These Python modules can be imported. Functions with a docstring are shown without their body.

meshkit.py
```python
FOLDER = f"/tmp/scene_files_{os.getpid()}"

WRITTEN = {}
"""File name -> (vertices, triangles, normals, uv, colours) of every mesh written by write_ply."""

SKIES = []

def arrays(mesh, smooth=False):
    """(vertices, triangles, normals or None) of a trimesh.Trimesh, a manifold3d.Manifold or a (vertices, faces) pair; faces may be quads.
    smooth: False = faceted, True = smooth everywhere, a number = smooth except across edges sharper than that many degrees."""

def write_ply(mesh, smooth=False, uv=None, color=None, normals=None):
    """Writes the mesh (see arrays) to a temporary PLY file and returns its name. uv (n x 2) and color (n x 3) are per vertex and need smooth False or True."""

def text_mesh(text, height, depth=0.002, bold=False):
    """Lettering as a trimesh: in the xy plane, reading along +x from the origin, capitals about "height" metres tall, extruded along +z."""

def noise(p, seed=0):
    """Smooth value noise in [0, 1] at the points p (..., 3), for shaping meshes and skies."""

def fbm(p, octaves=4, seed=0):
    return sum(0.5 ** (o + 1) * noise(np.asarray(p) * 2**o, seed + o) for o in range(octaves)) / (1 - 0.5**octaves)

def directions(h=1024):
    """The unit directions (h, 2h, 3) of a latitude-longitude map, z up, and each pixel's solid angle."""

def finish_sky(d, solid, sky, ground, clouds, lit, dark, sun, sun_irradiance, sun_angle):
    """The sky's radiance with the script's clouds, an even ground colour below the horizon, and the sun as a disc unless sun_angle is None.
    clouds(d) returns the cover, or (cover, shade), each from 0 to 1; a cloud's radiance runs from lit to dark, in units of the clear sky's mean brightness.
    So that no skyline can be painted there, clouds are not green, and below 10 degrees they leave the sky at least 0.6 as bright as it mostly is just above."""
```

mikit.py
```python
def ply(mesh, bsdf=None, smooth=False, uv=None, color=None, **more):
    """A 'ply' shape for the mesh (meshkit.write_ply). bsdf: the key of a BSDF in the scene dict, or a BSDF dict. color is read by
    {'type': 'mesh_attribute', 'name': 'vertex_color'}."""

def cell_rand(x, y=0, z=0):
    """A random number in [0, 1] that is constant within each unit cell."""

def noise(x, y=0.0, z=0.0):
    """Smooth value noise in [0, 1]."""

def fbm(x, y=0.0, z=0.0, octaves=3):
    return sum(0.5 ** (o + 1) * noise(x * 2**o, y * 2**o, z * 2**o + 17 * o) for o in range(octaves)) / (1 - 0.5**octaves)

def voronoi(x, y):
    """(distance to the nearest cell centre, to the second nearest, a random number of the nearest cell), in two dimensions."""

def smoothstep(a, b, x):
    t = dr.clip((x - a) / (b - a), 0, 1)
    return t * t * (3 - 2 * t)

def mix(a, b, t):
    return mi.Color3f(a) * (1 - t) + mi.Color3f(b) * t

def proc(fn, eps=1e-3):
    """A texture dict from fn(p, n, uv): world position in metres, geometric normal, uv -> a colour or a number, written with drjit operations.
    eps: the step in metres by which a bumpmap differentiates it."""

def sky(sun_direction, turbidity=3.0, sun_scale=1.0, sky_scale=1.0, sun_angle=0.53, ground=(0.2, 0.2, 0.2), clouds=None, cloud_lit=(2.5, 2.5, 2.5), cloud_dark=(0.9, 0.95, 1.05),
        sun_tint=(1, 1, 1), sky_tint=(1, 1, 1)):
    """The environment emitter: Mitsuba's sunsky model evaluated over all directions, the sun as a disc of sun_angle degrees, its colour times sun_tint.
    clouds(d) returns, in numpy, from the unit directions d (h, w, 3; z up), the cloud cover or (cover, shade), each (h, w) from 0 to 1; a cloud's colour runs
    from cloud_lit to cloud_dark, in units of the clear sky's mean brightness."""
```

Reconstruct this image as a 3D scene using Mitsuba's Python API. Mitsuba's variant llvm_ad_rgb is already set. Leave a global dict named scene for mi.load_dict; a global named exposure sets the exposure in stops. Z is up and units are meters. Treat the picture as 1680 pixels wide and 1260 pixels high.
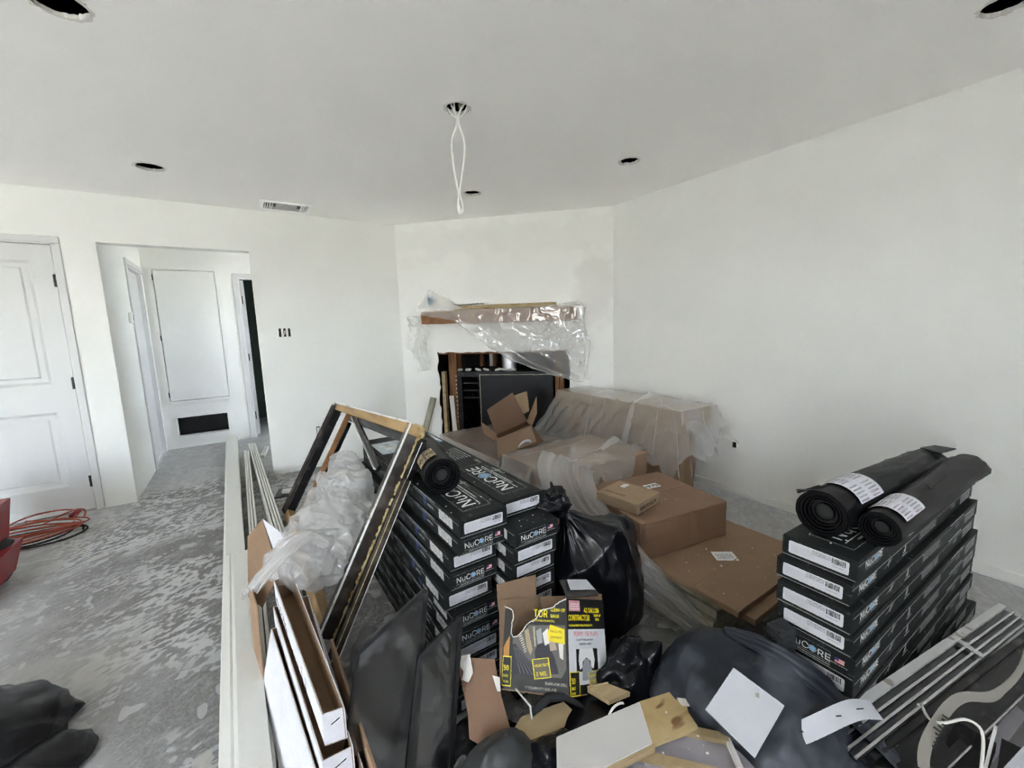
import math, numpy as np, trimesh, mitsuba as mi, drjit as dr
import mikit, meshkit, manifold3d as m3
from mikit import noise, fbm, voronoi, smoothstep, mix, proc
from shapely.geometry import Polygon, Point, box as sbox
from shapely.ops import unary_union

scene, labels = {}, {}
T4 = mi.ScalarTransform4f
rng = np.random.default_rng(11)
A = np.array

# ------------------------------------------------------------------ camera, sky, exposure
FPX, PITCH, ROLL, YAW, EYE = 684.42, 0.1393, -0.0303, 0.5765, 1.3558
fwd = A([math.sin(YAW) * math.cos(PITCH), math.cos(YAW) * math.cos(PITCH), -math.sin(PITCH)])
rt = A([math.cos(YAW), -math.sin(YAW), 0.0])
up0 = np.cross(rt, fwd)
upv = -rt * math.sin(ROLL) + up0 * math.cos(ROLL)
cam_o = A([0, 0, EYE])
scene['camera'] = {'type': 'perspective', 'fov_axis': 'x', 'fov': math.degrees(2 * math.atan(840 / FPX)), 'near_clip': 0.02,
                   'to_world': T4().look_at(origin=cam_o.tolist(), target=(cam_o + fwd).tolist(), up=upv.tolist())}


def overcast(d):
    p = d * A([3.0, 3.0, 5.0])
    return np.clip(0.55 + 0.9 * (meshkit.fbm(p + 7, 4, 3) - 0.4), 0, 1), 0.15 + 0.3 * meshkit.fbm(p * 1.7 + 3, 3, 5)


scene['sky'] = mikit.sky((0.35, 0.75, 0.65), turbidity=3.0, sun_scale=0.0, sky_scale=1.0, ground=(0.78, 0.725, 0.57), clouds=overcast,
                         cloud_lit=(1.72, 1.66, 1.68), cloud_dark=(1.0, 1.0, 1.05))
exposure = 7.3


# ------------------------------------------------------------------ helpers
def C(r, g, b):
    v = A([r, g, b]) / 255.0
    return [float(x) for x in np.where(v <= 0.04045, v / 12.92, ((v + 0.055) / 1.055) ** 2.4)]


used = set()


def numbered(k):
    if k not in used:
        used.add(k)
        return k
    i = 1
    while f'{k}_{i:03d}' in used:
        i += 1
    used.add(f'{k}_{i:03d}')
    return f'{k}_{i:03d}'


def thing(name, label=None, cat=None, group=None, kind=None):
    k = numbered(name)
    labels[k] = {}
    if label: labels[k]['label'] = label
    if cat: labels[k]['category'] = cat
    if group: labels[k]['group'] = group
    if kind: labels[k]['kind'] = kind
    return k


def part(parent, name, mesh, mat, smooth=False, label=None, kind=None, world=None, **kw):
    k = numbered(parent + '__' + name)
    d = mesh if isinstance(mesh, dict) else mikit.ply(mesh, mat, smooth=smooth, **kw)
    d = dict(d)
    if world is not None: d['to_world'] = world
    scene[k] = d
    if label or kind:
        labels[k] = {}
        if label: labels[k]['label'] = label
        if kind: labels[k]['kind'] = kind
    return k


def solid(name, mesh, mat, label=None, cat=None, group=None, kind=None, smooth=False, **kw):
    k = thing(name, label, cat, group, kind)
    scene[k] = mikit.ply(mesh, mat, smooth=smooth, **kw)
    return k


def struct(name, mesh, mat, smooth=False, label=None):
    return solid(name, mesh, mat, label, kind='structure', smooth=smooth)


cat_ = trimesh.util.concatenate


def tm(v, f):
    f = np.asarray(f)
    if f.shape[1] == 4: f = np.vstack([f[:, [0, 1, 2]], f[:, [0, 2, 3]]])
    return trimesh.Trimesh(np.asarray(v, float), f, process=False)


def bx(x0, x1, y0, y1, z0, z1, b=0.0):
    """Axis-aligned box, edges chamfered by b."""
    lo, hi = A([x0, y0, z0], float), A([x1, y1, z1], float)
    c, h = (lo + hi) / 2, (hi - lo) / 2
    if b <= 0:
        return trimesh.creation.box(extents=2 * h, transform=trimesh.transformations.translation_matrix(c))
    b = min(b, 0.45 * float(h.min()) * 2)
    pts = []
    for sx in (-1, 1):
        for sy in (-1, 1):
            for sz in (-1, 1):
                s = A([sx, sy, sz])
                for a in range(3):
                    q = h - b
                    q[a] = h[a]
                    pts.append(c + s * q)
    return hull(pts)


def hull(pts):
    m = trimesh.convex.convex_hull(A(pts))
    return trimesh.Trimesh(m.vertices, m.faces, process=False)


def hexa(b, t):
    """Solid from 4 bottom and 4 top corners (matching order)."""
    v = np.vstack([b, t])
    m = tm(v, [[3, 2, 1, 0], [4, 5, 6, 7], [0, 1, 5, 4], [1, 2, 6, 5], [2, 3, 7, 6], [3, 0, 4, 7]])
    if m.volume < 0: m.invert()
    return m


def frame(o, x, y):
    """4x4 matrix with origin o, x axis along x, z along x cross y."""
    x = A(x, float); x /= np.linalg.norm(x)
    z = np.cross(x, A(y, float)); z /= np.linalg.norm(z)
    m = np.eye(4); m[:3, 0], m[:3, 1], m[:3, 2], m[:3, 3] = x, np.cross(z, x), z, o
    return m


def at(mesh, M):
    m = mesh.copy()
    m.apply_transform(M)
    return m


def extr(poly, d):
    """Polygon (n x 2 or shapely) extruded from z = 0 to d."""
    if not isinstance(poly, Polygon): poly = Polygon(poly)
    return trimesh.creation.extrude_polygon(poly, d, engine='earcut')


def slab(pts, th, sub=None):
    """Flat plate with the outline pts (3-D, about planar), th thick, away from the outline's normal."""
    p = A(pts, float)
    c = p.mean(0)
    u, s, vt = np.linalg.svd(p - c)
    n = vt[2]
    x = p[1] - p[0]; x -= n * (x @ n); x /= np.linalg.norm(x)
    if n[2] < 0: n = -n
    y = np.cross(n, x)
    poly = Polygon(np.stack([(p - c) @ x, (p - c) @ y], 1)).buffer(0)
    m = extr(poly, th)
    M = np.eye(4); M[:3, 0], M[:3, 1], M[:3, 2], M[:3, 3] = x, y, n, c - n * th
    m.apply_transform(M)
    return m


def grid_mesh(P, flip=False):
    """Single sheet over a grid of points P (n, m, 3)."""
    n, m = P.shape[:2]
    i, j = np.meshgrid(np.arange(n - 1), np.arange(m - 1), indexing='ij')
    q = np.stack([i * m + j, (i + 1) * m + j, (i + 1) * m + j + 1, i * m + j + 1], -1).reshape(-1, 4)
    if flip: q = q[:, ::-1]
    return tm(P.reshape(-1, 3), q)


def thick(P, th):
    """Closed sheet of thickness th over a grid of points P."""
    n, m = P.shape[:2]
    du, dv = np.gradient(P, axis=0), np.gradient(P, axis=1)
    nn = np.cross(du, dv); nn /= np.linalg.norm(nn, axis=-1, keepdims=True) + 1e-12
    a, b = grid_mesh(P), grid_mesh(P - nn * th, True)
    rim = [(i, 0) for i in range(n)] + [(n - 1, j) for j in range(1, m)] + [(i, m - 1) for i in range(n - 2, -1, -1)] + [(0, j) for j in range(m - 2, -1, -1)]
    idx = A([i * m + j for i, j in rim])
    N = n * m
    q = np.stack([idx[:-1], idx[:-1] + N, idx[1:] + N, idx[1:]], 1)
    f = np.vstack([a.faces, b.faces + N, q[:, [0, 2, 1]], q[:, [0, 3, 2]]])
    return tm(np.vstack([a.vertices, b.vertices]), f)


def smooth_path(p, n):
    p = A(p, float)
    t = np.r_[0, np.cumsum(np.linalg.norm(np.diff(p, axis=0), axis=1))]
    from scipy.interpolate import CubicSpline, PchipInterpolator
    f = CubicSpline(t, p) if len(p) > 2 else (lambda s: p[0] + (p[1] - p[0]) * (s / t[-1])[:, None])
    return f(np.linspace(0, t[-1], n))


def tube(p, r, sides=8, n=None, caps=True):
    p = smooth_path(p, n) if n else A(p, float)
    t = np.gradient(p, axis=0); t /= np.linalg.norm(t, axis=1, keepdims=True) + 1e-12
    a = np.cross(t[0], [0, 0, 1.0] if abs(t[0][2]) < 0.9 else [1.0, 0, 0]); a /= np.linalg.norm(a)
    r = np.broadcast_to(r, (len(p),))
    rings = []
    for k in range(len(p)):
        a = a - t[k] * (a @ t[k]); a /= np.linalg.norm(a)
        b = np.cross(t[k], a)
        g = np.arange(sides) * 2 * np.pi / sides
        rings.append(p[k] + r[k] * (np.cos(g)[:, None] * a + np.sin(g)[:, None] * b))
    v = np.vstack(rings); f = []
    for k in range(len(p) - 1):
        for s in range(sides):
            i, j = k * sides + s, k * sides + (s + 1) % sides
            f.append([i, j, j + sides, i + sides])
    m = tm(v, f)
    if caps:
        v = np.vstack([m.vertices, p[:1], p[-1:]]); nv = len(v); L = (len(p) - 1) * sides
        e = [[(s + 1) % sides, s, nv - 2] for s in range(sides)] + [[L + s, L + (s + 1) % sides, nv - 1] for s in range(sides)]
        m = tm(v, np.vstack([m.faces, e]))
    return m


def bar(p, q, w, h, upd=(0, 0, 1), b=0.0):
    """Rectangular bar from p to q: w across, h along upd."""
    p, q = A(p, float), A(q, float)
    L = np.linalg.norm(q - p)
    y = np.cross(upd, q - p)
    return at(bx(0, L, -w / 2, w / 2, -h / 2, h / 2, b), frame(p, q - p, y))


def ribbon(P, N, w, th, n=40):
    """Strip along P (k x 3) whose width direction is N (k x 3)."""
    p, N = smooth_path(P, n), A(N, float)
    s = np.repeat(N, n, 0) if len(N) == 1 else np.stack([np.interp(np.linspace(0, 1, n), np.linspace(0, 1, len(N)), N[:, j]) for j in range(3)], 1)
    s /= np.linalg.norm(s, axis=1, keepdims=True)
    return thick(np.stack([p - s * w / 2, p - s * w / 6, p + s * w / 6, p + s * w / 2], 1), th)


def profile_bar(poly, p, q, upd):
    """Profile polygon (across, up) swept straight from p to q."""
    p, q = A(p, float), A(q, float)
    L = np.linalg.norm(q - p)
    m = extr(poly, L)
    z = (q - p) / L
    x = np.cross(A(upd, float), z); x /= np.linalg.norm(x)
    M = np.eye(4); M[:3, 0], M[:3, 1], M[:3, 2], M[:3, 3] = x, np.cross(z, x), z, p
    return at(m, M)


class Paint:
    """Flat print: pieces with a colour each, one mesh with vertex colours."""
    def __init__(self): self.v, self.f, self.c, self.n = [], [], [], 0

    def add(self, mesh, col, M=None):
        m = at(mesh, M) if M is not None else mesh
        self.v.append(m.vertices); self.f.append(m.faces + self.n); self.n += len(m.vertices)
        self.c.append(np.repeat([col], len(m.vertices), 0))

    def rect(self, x0, x1, y0, y1, col, M=None, z=0.0004, r=0.0):
        p = sbox(x0, y0, x1, y1)
        if r: p = p.buffer(-r).buffer(r, quad_segs=3)
        self.add(extr(p, z), col, M)

    def text(self, s, x, y, h, col, M=None, z=0.0005, sx=1.0, bold=False):
        m = lettering(s, bold).copy()
        m.apply_transform(np.diag([h * sx, h, 1.0, 1.0])); m.vertices[:, 2] = np.where(m.vertices[:, 2] > 0.0005, z, 0)
        m.apply_translation([x, y, 0])
        self.add(m, col, M)
        return m.bounds[1][0]

    def lines(self, x0, x1, y0, y1, n, col, M=None, z=0.0005, fill=0.5):
        h = (y1 - y0) / n
        for k in range(n):
            x = x0
            while x < x1 - 0.001:
                w = float(rng.uniform(0.6, 2.6)) * h
                self.rect(x, min(x + w, x1), y0 + k * h, y0 + k * h + h * fill, col, M, z)
                x += w + h * 0.35

    def mesh(self): return tm(np.vstack(self.v), np.vstack(self.f)), np.vstack(self.c)


_letters = {}


def lettering(s, bold=False):
    if (s, bold) not in _letters:
        m = meshkit.text_mesh(s, 1.0, 0.001, bold)
        _letters[(s, bold)] = m
    return _letters[(s, bold)]


def ring(r0, r1, n=24):
    return Point(0, 0).buffer(r1, n // 4).difference(Point(0, 0).buffer(r0, n // 4))


# ------------------------------------------------------------------ materials
def mat(name, col, rough=0.6, spec=0.5, **kw):
    scene[name] = {'type': 'twosided', 'b': {'type': 'principled', 'base_color': {'type': 'rgb', 'value': col} if isinstance(col, list) else col,
                                            'roughness': rough, 'specular': spec, **kw}}
    return name


def wall_tex(base, amp=0.03, sc=1.3):
    def fn(p, n, uv):
        f = fbm(p.x * sc, p.y * sc, p.z * sc * 1.3, 3) - 0.5
        return mi.Color3f(base) * (1 + amp * 2 * f)
    return proc(fn)


def bumped(name, inner, fn, scale=1.0):
    scene[name] = {'type': 'twosided', 'b': {'type': 'bumpmap', 'tex': proc(fn), 'scale': scale, 'b': scene[inner]['b']}}
    return name


WALL = mat('wall_paint', wall_tex([.80, .80, .775]), 0.55, 0.4)
CEIL = mat('ceiling_paint', wall_tex([.86, .85, .83], 0.02), 0.8, 0.2)


def fire_fn(p, n, uv):
    # fresh white primer in patches with ragged edges over grey joint compound
    s = (p.x - 1.5) * 0.7071 - (p.y - 4.488) * 0.7071
    f = fbm(p.x * 7, p.y * 7, p.z * 7, 4) - 0.5
    d1 = dr.sqrt(dr.square((s - 2.08) * 1.5) + dr.square((p.z - 1.72) * 0.9)) + f * 0.25
    bare = 1 - smoothstep(0.22, 0.40, d1)
    top = smoothstep(0.10, 0.17, dr.abs(p.z - 2.22) + f * 0.5) 
    c = mix([.87, .87, .84], [.70, .675, .65], bare * 0.5)
    return c * (1 - 0.025 * (1 - top)) * (1 + 0.04 * f)


mat('fireplace_wall_paint', proc(fire_fn), 0.6, 0.3)
mat('trim_paint', [.66, .655, .62], 0.4, 0.35)
mat('door_paint', [.62, .62, .62], 0.38, 0.35)


def floor_fn(p, n, uv):
    a = fbm(p.x * 2.3 + p.y * 1.1, p.y * 2.3 - p.x * 1.1, 0.3, 4)
    s1 = p.x * 0.80 + p.y * 0.60
    s2 = -p.x * 0.60 + p.y * 0.80
    wx, wy = fbm(p.x * 3, p.y * 3, 2.0, 2) - .5, fbm(p.x * 3 + 9, p.y * 3, 6.0, 2) - .5
    streak = 0.6 * fbm(p.x * 6 + wx * 4, p.y * 6 + wy * 4, 1.7, 4) + 0.4 * fbm(s1 * 9 + wx * 3, s2 * 20 + wy * 3, 4.7, 3)
    fine = fbm(s1 * 36 + wx * 6, s2 * 64 + wy * 6, 3.1, 3)
    grain = fbm(p.x * 170, p.y * 170, 1.0, 2)
    conc = mix([.150, .147, .143], [.265, .263, .258], a) * (0.7 + 0.6 * grain)
    # overspray of white paint: dense along the walls, in streaks and flakes where people walked
    near = smoothstep(0.9, 0.15, 4.49 - p.y + (a - 0.5) * 0.9 + (fine - .5) * .3) * smoothstep(-0.72, -1.0, p.x + (streak - .5) * .5)
    lft = smoothstep(-0.70, -1.15, p.x + 0.28 * (p.y - 3.0) + (a - 0.5) * 1.2 + (fine - .5) * .35)
    right = smoothstep(1.6, 2.1, p.x + (a - .5) * .6)
    hall = smoothstep(4.5, 4.75, p.y + (streak - 0.5) * 0.4)
    dust = dr.maximum(dr.maximum(near, lft), dr.maximum(right, hall))
    where = smoothstep(0.36, 0.66, fbm(p.x * 2.2 + wx, p.y * 2.2 + wy, 5.0, 3))
    haze = smoothstep(0.36, 0.68, streak + (fine - 0.5) * 0.7) * (0.25 + 0.5 * where)
    flake = smoothstep(0.575, 0.635, 0.5 * streak + 0.5 * fine + 0.09 * where)
    spot = smoothstep(0.68, 0.70, noise(p.x * 13, p.y * 13, 4.0) * 0.5 + noise(p.x * 37, p.y * 37, 2.0) * 0.5)
    blot = smoothstep(0.71, 0.73, fbm(p.x * 4.6 + 5, p.y * 4.6, 8.0, 4) + (fine - 0.5) * 0.10)
    c = mix(conc, [.43, .43, .44], haze)
    c = mix(c, [.50, .50, .50], dr.maximum(flake * (0.16 + 0.62 * where), spot * 0.6))
    c = mix(c, [.44, .43, .40], blot * 0.85)
    d = mix([.36, .357, .348], [.48, .48, .488], fine)
    return mix(c, d, dust * (0.62 + 0.3 * streak))


mat('concrete_floor', proc(floor_fn), 0.75, 0.25)
mat('plain_black', [.012, .012, .013], 0.5)
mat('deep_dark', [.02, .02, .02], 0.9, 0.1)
mat('white_plastic', [.75, .75, .72], 0.4)
mat('dark_green_paint', [.10, .14, .12], 0.7)
mat('hinge_black', [.008, .008, .011], 0.35, 0.35)


def wood_fn(base, dark, ax, sc=1.0):
    def fn(p, n, uv):
        q = [p.x, p.y, p.z]
        k = [9 * sc] * 3
        k[ax] = 0.9 * sc
        g = fbm(q[0] * k[0] * 3, q[1] * k[1] * 3, q[2] * k[2] * 3, 3)
        return mix(dark, base, smoothstep(0.2, 0.75, g))
    return proc(fn)


mat('stud_wood', wood_fn([.22, .11, .05], [.075, .034, .015], 2, 1.4), 0.75, 0.2)
mat('mantel_wood', wood_fn([.27, .13, .055], [.16, .075, .03], 0, 1.2), 0.55, 0.3)
mat('pine_wood', wood_fn([.46, .36, .215], [.33, .245, .135], 0, 1.2), 0.7, 0.2)
mat('grey_wood', wood_fn([.40, .385, .31], [.26, .25, .20], 2, 1.4), 0.8, 0.2)


def card_fn(base):
    def fn(p, n, uv):
        f = fbm(p.x * 9, p.y * 9, p.z * 9, 3)
        g = fbm(p.x * 120, p.y * 30, p.z * 120, 2)
        return mi.Color3f(base) * (0.86 + 0.2 * f + 0.1 * g)
    return proc(fn)


mat('cardboard', card_fn([.255, .170, .110]), 0.8, 0.15)
mat('cardboard_red', card_fn([.205, .122, .078]), 0.6, 0.25)
mat('cardboard_tan', card_fn([.30, .215, .135]), 0.8, 0.15)
mat('white_card', card_fn([.60, .60, .64]), 0.5, 0.3)


def carton_fn(p, n, uv):
    f = fbm(p.x * 6, p.y * 6, p.z * 14, 3)
    sc = smoothstep(0.70, 0.74, fbm(p.x * 60, p.y * 60, p.z * 90, 3))
    return mix(mix([.012, .014, .0142], [.018, .020, .0198], f), [.10, .10, .098], sc * 0.3)


mat('carton_dark', proc(carton_fn), 0.46, 0.11)
scene['printed'] = {'type': 'twosided', 'b': {'type': 'principled', 'base_color': {'type': 'mesh_attribute', 'name': 'vertex_color'}, 'roughness': 0.4, 'specular': 0.4}}
scene['film'] = {'type': 'blendbsdf', 'weight': 0.17, 'a': {'type': 'thindielectric', 'int_ior': 1.5},
                 'b': {'type': 'principledthin', 'base_color': {'type': 'rgb', 'value': [.84, .84, .84]}, 'roughness': 0.12, 'diff_trans': 0.8, 'spec_trans': 0.0, 'eta': 1.5}}
scene['film_milky'] = {'type': 'blendbsdf', 'weight': 0.25, 'a': {'type': 'thindielectric', 'int_ior': 1.5},
                       'b': {'type': 'principledthin', 'base_color': {'type': 'rgb', 'value': [.86, .86, .86]}, 'roughness': 0.16, 'diff_trans': 0.8, 'spec_trans': 0.0, 'eta': 1.5}}
mat('black_bag', [.0035, .004, .006], 0.24, 0.30)
mat('black_roll', [.004, .004, .005], 0.40, 0.15)
mat('dusty_bag', proc(lambda p, n, uv: mix([.014, .018, .024], [.085, .096, .115], smoothstep(0.40, 0.80, fbm(p.x * 9, p.y * 9, p.z * 9, 4)))), 0.42, 0.30)
mat('grey_bag', proc(lambda p, n, uv: mix([.018, .021, .022], [.06, .064, .064], fbm(p.x * 9, p.y * 9, p.z * 9, 3))), 0.5, 0.4)
mat('brown_metal', proc(lambda p, n, uv: mix([.022, .017, .014], [.085, .070, .060], smoothstep(.4, .8, fbm(p.x * 12, p.y * 12, p.z * 12, 4)))), 0.4, 0.5)
mat('black_metal', proc(lambda p, n, uv: mix([.006, .006, .007], [.045, .043, .042], smoothstep(.55, .85, fbm(p.x * 20, p.y * 20, p.z * 20, 4)))), 0.35, 0.35)
mat('white_metal', proc(lambda p, n, uv: mix([.58, .58, .57], [.30, .27, .24], smoothstep(.62, .72, fbm(p.x * 25, p.y * 25, p.z * 25, 3)))), 0.4, 0.5)
mat('foam_yellow', proc(lambda p, n, uv: mix([.46, .38, .21], [.26, .17, .07], smoothstep(.4, .7, fbm(p.x * 40, p.y * 40, p.z * 40, 3)))), 0.9, 0.1)
mat('frame_tan', wood_fn([.40, .27, .13], [.30, .19, .09], 1, 1.0), 0.6, 0.2)
mat('red_plastic', [.22, .012, .016], 0.35, 0.5)
mat('rubber', [.02, .02, .02], 0.6, 0.3)
mat('drywall_white', [.60, .585, .575], 0.7, 0.2)
mat('drywall_grey', proc(lambda p, n, uv: mix([.27, .255, .29], [.40, .385, .40], fbm(p.x * 14, p.y * 14, p.z * 14, 4))), 0.85, 0.1)
mat('gypsum', [.66, .64, .61], 0.9, 0.1)
mat('insulation', proc(lambda p, n, uv: mix(mix([.36, .24, .085], [.56, .45, .27], fbm(p.x * 18, p.y * 18, p.z * 18, 4)), [.20, .11, .05], smoothstep(.62, .72, fbm(p.x * 9 + 3, p.y * 30, p.z * 30, 3)))), 0.9, 0.1)
mat('black_foam', [.022, .024, .026], 0.8, 0.3)
mat('white_sheet', [.52, .53, .57], 0.5, 0.3)
scene['chrome'] = {'type': 'twosided', 'b': {'type': 'roughconductor', 'material': 'Al', 'alpha': 0.22, 'specular_reflectance': {'type': 'rgb', 'value': [.8, .8, .82]}}}
scene['smoked_glass'] = {'type': 'blendbsdf', 'weight': proc(lambda p, n, uv: 0.03 + 0.55 * smoothstep(.54, .76, fbm(p.x * 10, p.y * 10, p.z * 10, 4) + 0.9 * (p.z - .46))), 'a': {'type': 'thindielectric', 'specular_transmittance': {'type': 'rgb', 'value': [.72, .75, .80]}},
                         'b': {'type': 'principledthin', 'base_color': {'type': 'rgb', 'value': [.22, .225, .24]}, 'roughness': 0.5, 'diff_trans': 0.7, 'spec_trans': 0.0}}

# ------------------------------------------------------------------ room shell
D, W, H = 4.488, 3.088, 2.44
XL, YF, TH = -4.2, -1.2, 0.12
xc, yc = 1.500, 2.893           # ends of the diagonal fireplace wall
OX0, OX1, OZ = -0.827, 0.167, 2.08
YH = 6.34                       # far wall of the hall


def floor_mesh():
    return bx(XL - TH, 6.5, YF - TH, 7.9, -0.1, 0)


struct('floor', floor_mesh(), 'concrete_floor')

# ceiling with the cut-outs
holes = [(-0.36, 3.663, .078), (1.735, 3.177, .068), (2.355, 2.076, .068), (1.038, 2.023, .062), (-0.378, 2.064, .078), (2.42, 0.40, .072)]
cp = sbox(XL - TH, YF - TH, W + TH, D + TH)
for i, (hx, hy, hr) in enumerate(holes):
    a = np.linspace(0, 2 * np.pi, 40, endpoint=False)
    rr = hr * (1 + 0.05 * rng.standard_normal(40) * (1.6 if i in (2, 3, 4) else 0.5))
    cp = cp.difference(Polygon(np.stack([hx + rr * np.cos(a), hy + rr * np.sin(a)], 1)).buffer(0))
cp = cp.difference(sbox(.302, 4.15, .642, 4.35))
cm = extr(cp, 0.016); cm.apply_translation([0, 0, H])
struct('ceiling', cm, CEIL)
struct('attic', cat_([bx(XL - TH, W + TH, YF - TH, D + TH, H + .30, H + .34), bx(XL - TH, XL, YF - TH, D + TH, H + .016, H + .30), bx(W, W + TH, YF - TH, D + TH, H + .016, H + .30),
                      bx(XL, W, YF - TH, YF, H + .016, H + .30), bx(XL, W, D, D + TH, H + .016, H + .30)]), 'deep_dark')  # attic box coloured near black: shade of the cut-outs put into the colour
for k, (hx, hy, hr) in enumerate(holes):       # raw gypsum rim of every cut-out
    a = np.linspace(0, 2 * np.pi, 33)
    r1 = hr * (1.10 + 0.07 * rng.standard_normal(33)); r1[-1] = r1[0]
    r0 = hr * (0.93 + 0.04 * rng.standard_normal(33)); r0[-1] = r0[0]
    P = np.stack([np.stack([hx + r0 * np.cos(a), hy + r0 * np.sin(a), a * 0 + H + .012], 1), np.stack([hx + r0 * np.cos(a), hy + r0 * np.sin(a), a * 0 + H - .002], 1),
                  np.stack([hx + r1 * np.cos(a), hy + r1 * np.sin(a), a * 0 + H - .0005], 1)], 1)
    part('ceiling', 'hole_rim', grid_mesh(P), 'gypsum')

# back wall: door_1 opening is filled by the slab; passage to the hall is open
DX1 = -1.077; DX0 = DX1 - 0.81; DZ = 2.035
wp = sbox(XL - TH, 0, xc, H).difference(sbox(OX0, -1, OX1, OZ)).difference(sbox(DX0 - .004, -1, DX1 + .004, DZ + .012))
hx = []
for x0 in (.333, .372, .411): hx.append(sbox(x0, 1.315, x0 + .020, 1.392))
hx.append(sbox(.570, .30, .606, .415))
for h in hx: wp = wp.difference(h)
wm = extr(wp, TH)
wm.apply_transform(frame([0, D + TH, 0], [1, 0, 0], [0, 0, 1]))     # z -> -y
struct('wall_back', wm, WALL)
# diagonal fireplace wall with its ragged opening
t45, n45 = A([1, -1, 0]) / 2 ** .5, A([1, 1, 0]) / 2 ** .5
P0 = A([xc, D, 0]); LF = float(np.hypot(W - xc, D - yc))


def FW(s, off, z):       # s along the fireplace wall, off towards the room
    return P0 + t45 * s - n45 * off + A([0, 0, z])


MF = np.eye(4); MF[:3, 0], MF[:3, 1], MF[:3, 2], MF[:3, 3] = t45, [0, 0, 1], -n45, P0      # local x = s, y = z, z = towards the room
zs = np.linspace(0, 1.09, 24)
lft = [(0.408 + 0.006 * rng.standard_normal(), z) for z in zs]
top = [(s, 1.088 + 0.004 * rng.standard_normal()) for s in np.linspace(.41, 1.81, 26)]
rgt = [(1.815 + 0.006 * rng.standard_normal(), z) for z in zs[::-1]]
opening = Polygon([(0.408, -.1)] + lft + top + rgt + [(1.815, -.1)]).buffer(0)
fwm = extr(sbox(0, 0, LF, H).difference(opening), 0.016)
fwm.apply_translation([0, 0, -0.016]); fwm.apply_transform(MF)
struct('wall_fireplace', fwm, 'fireplace_wall_paint')
struct('wall_right', cat_([bx(W, W + TH, YF - TH, yc + .02, 0.012, H)]), WALL)
struct('trim_1', bx(W - .006, W - .0005, YF, yc - .02, .022, .075, .002), WALL)
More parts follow.
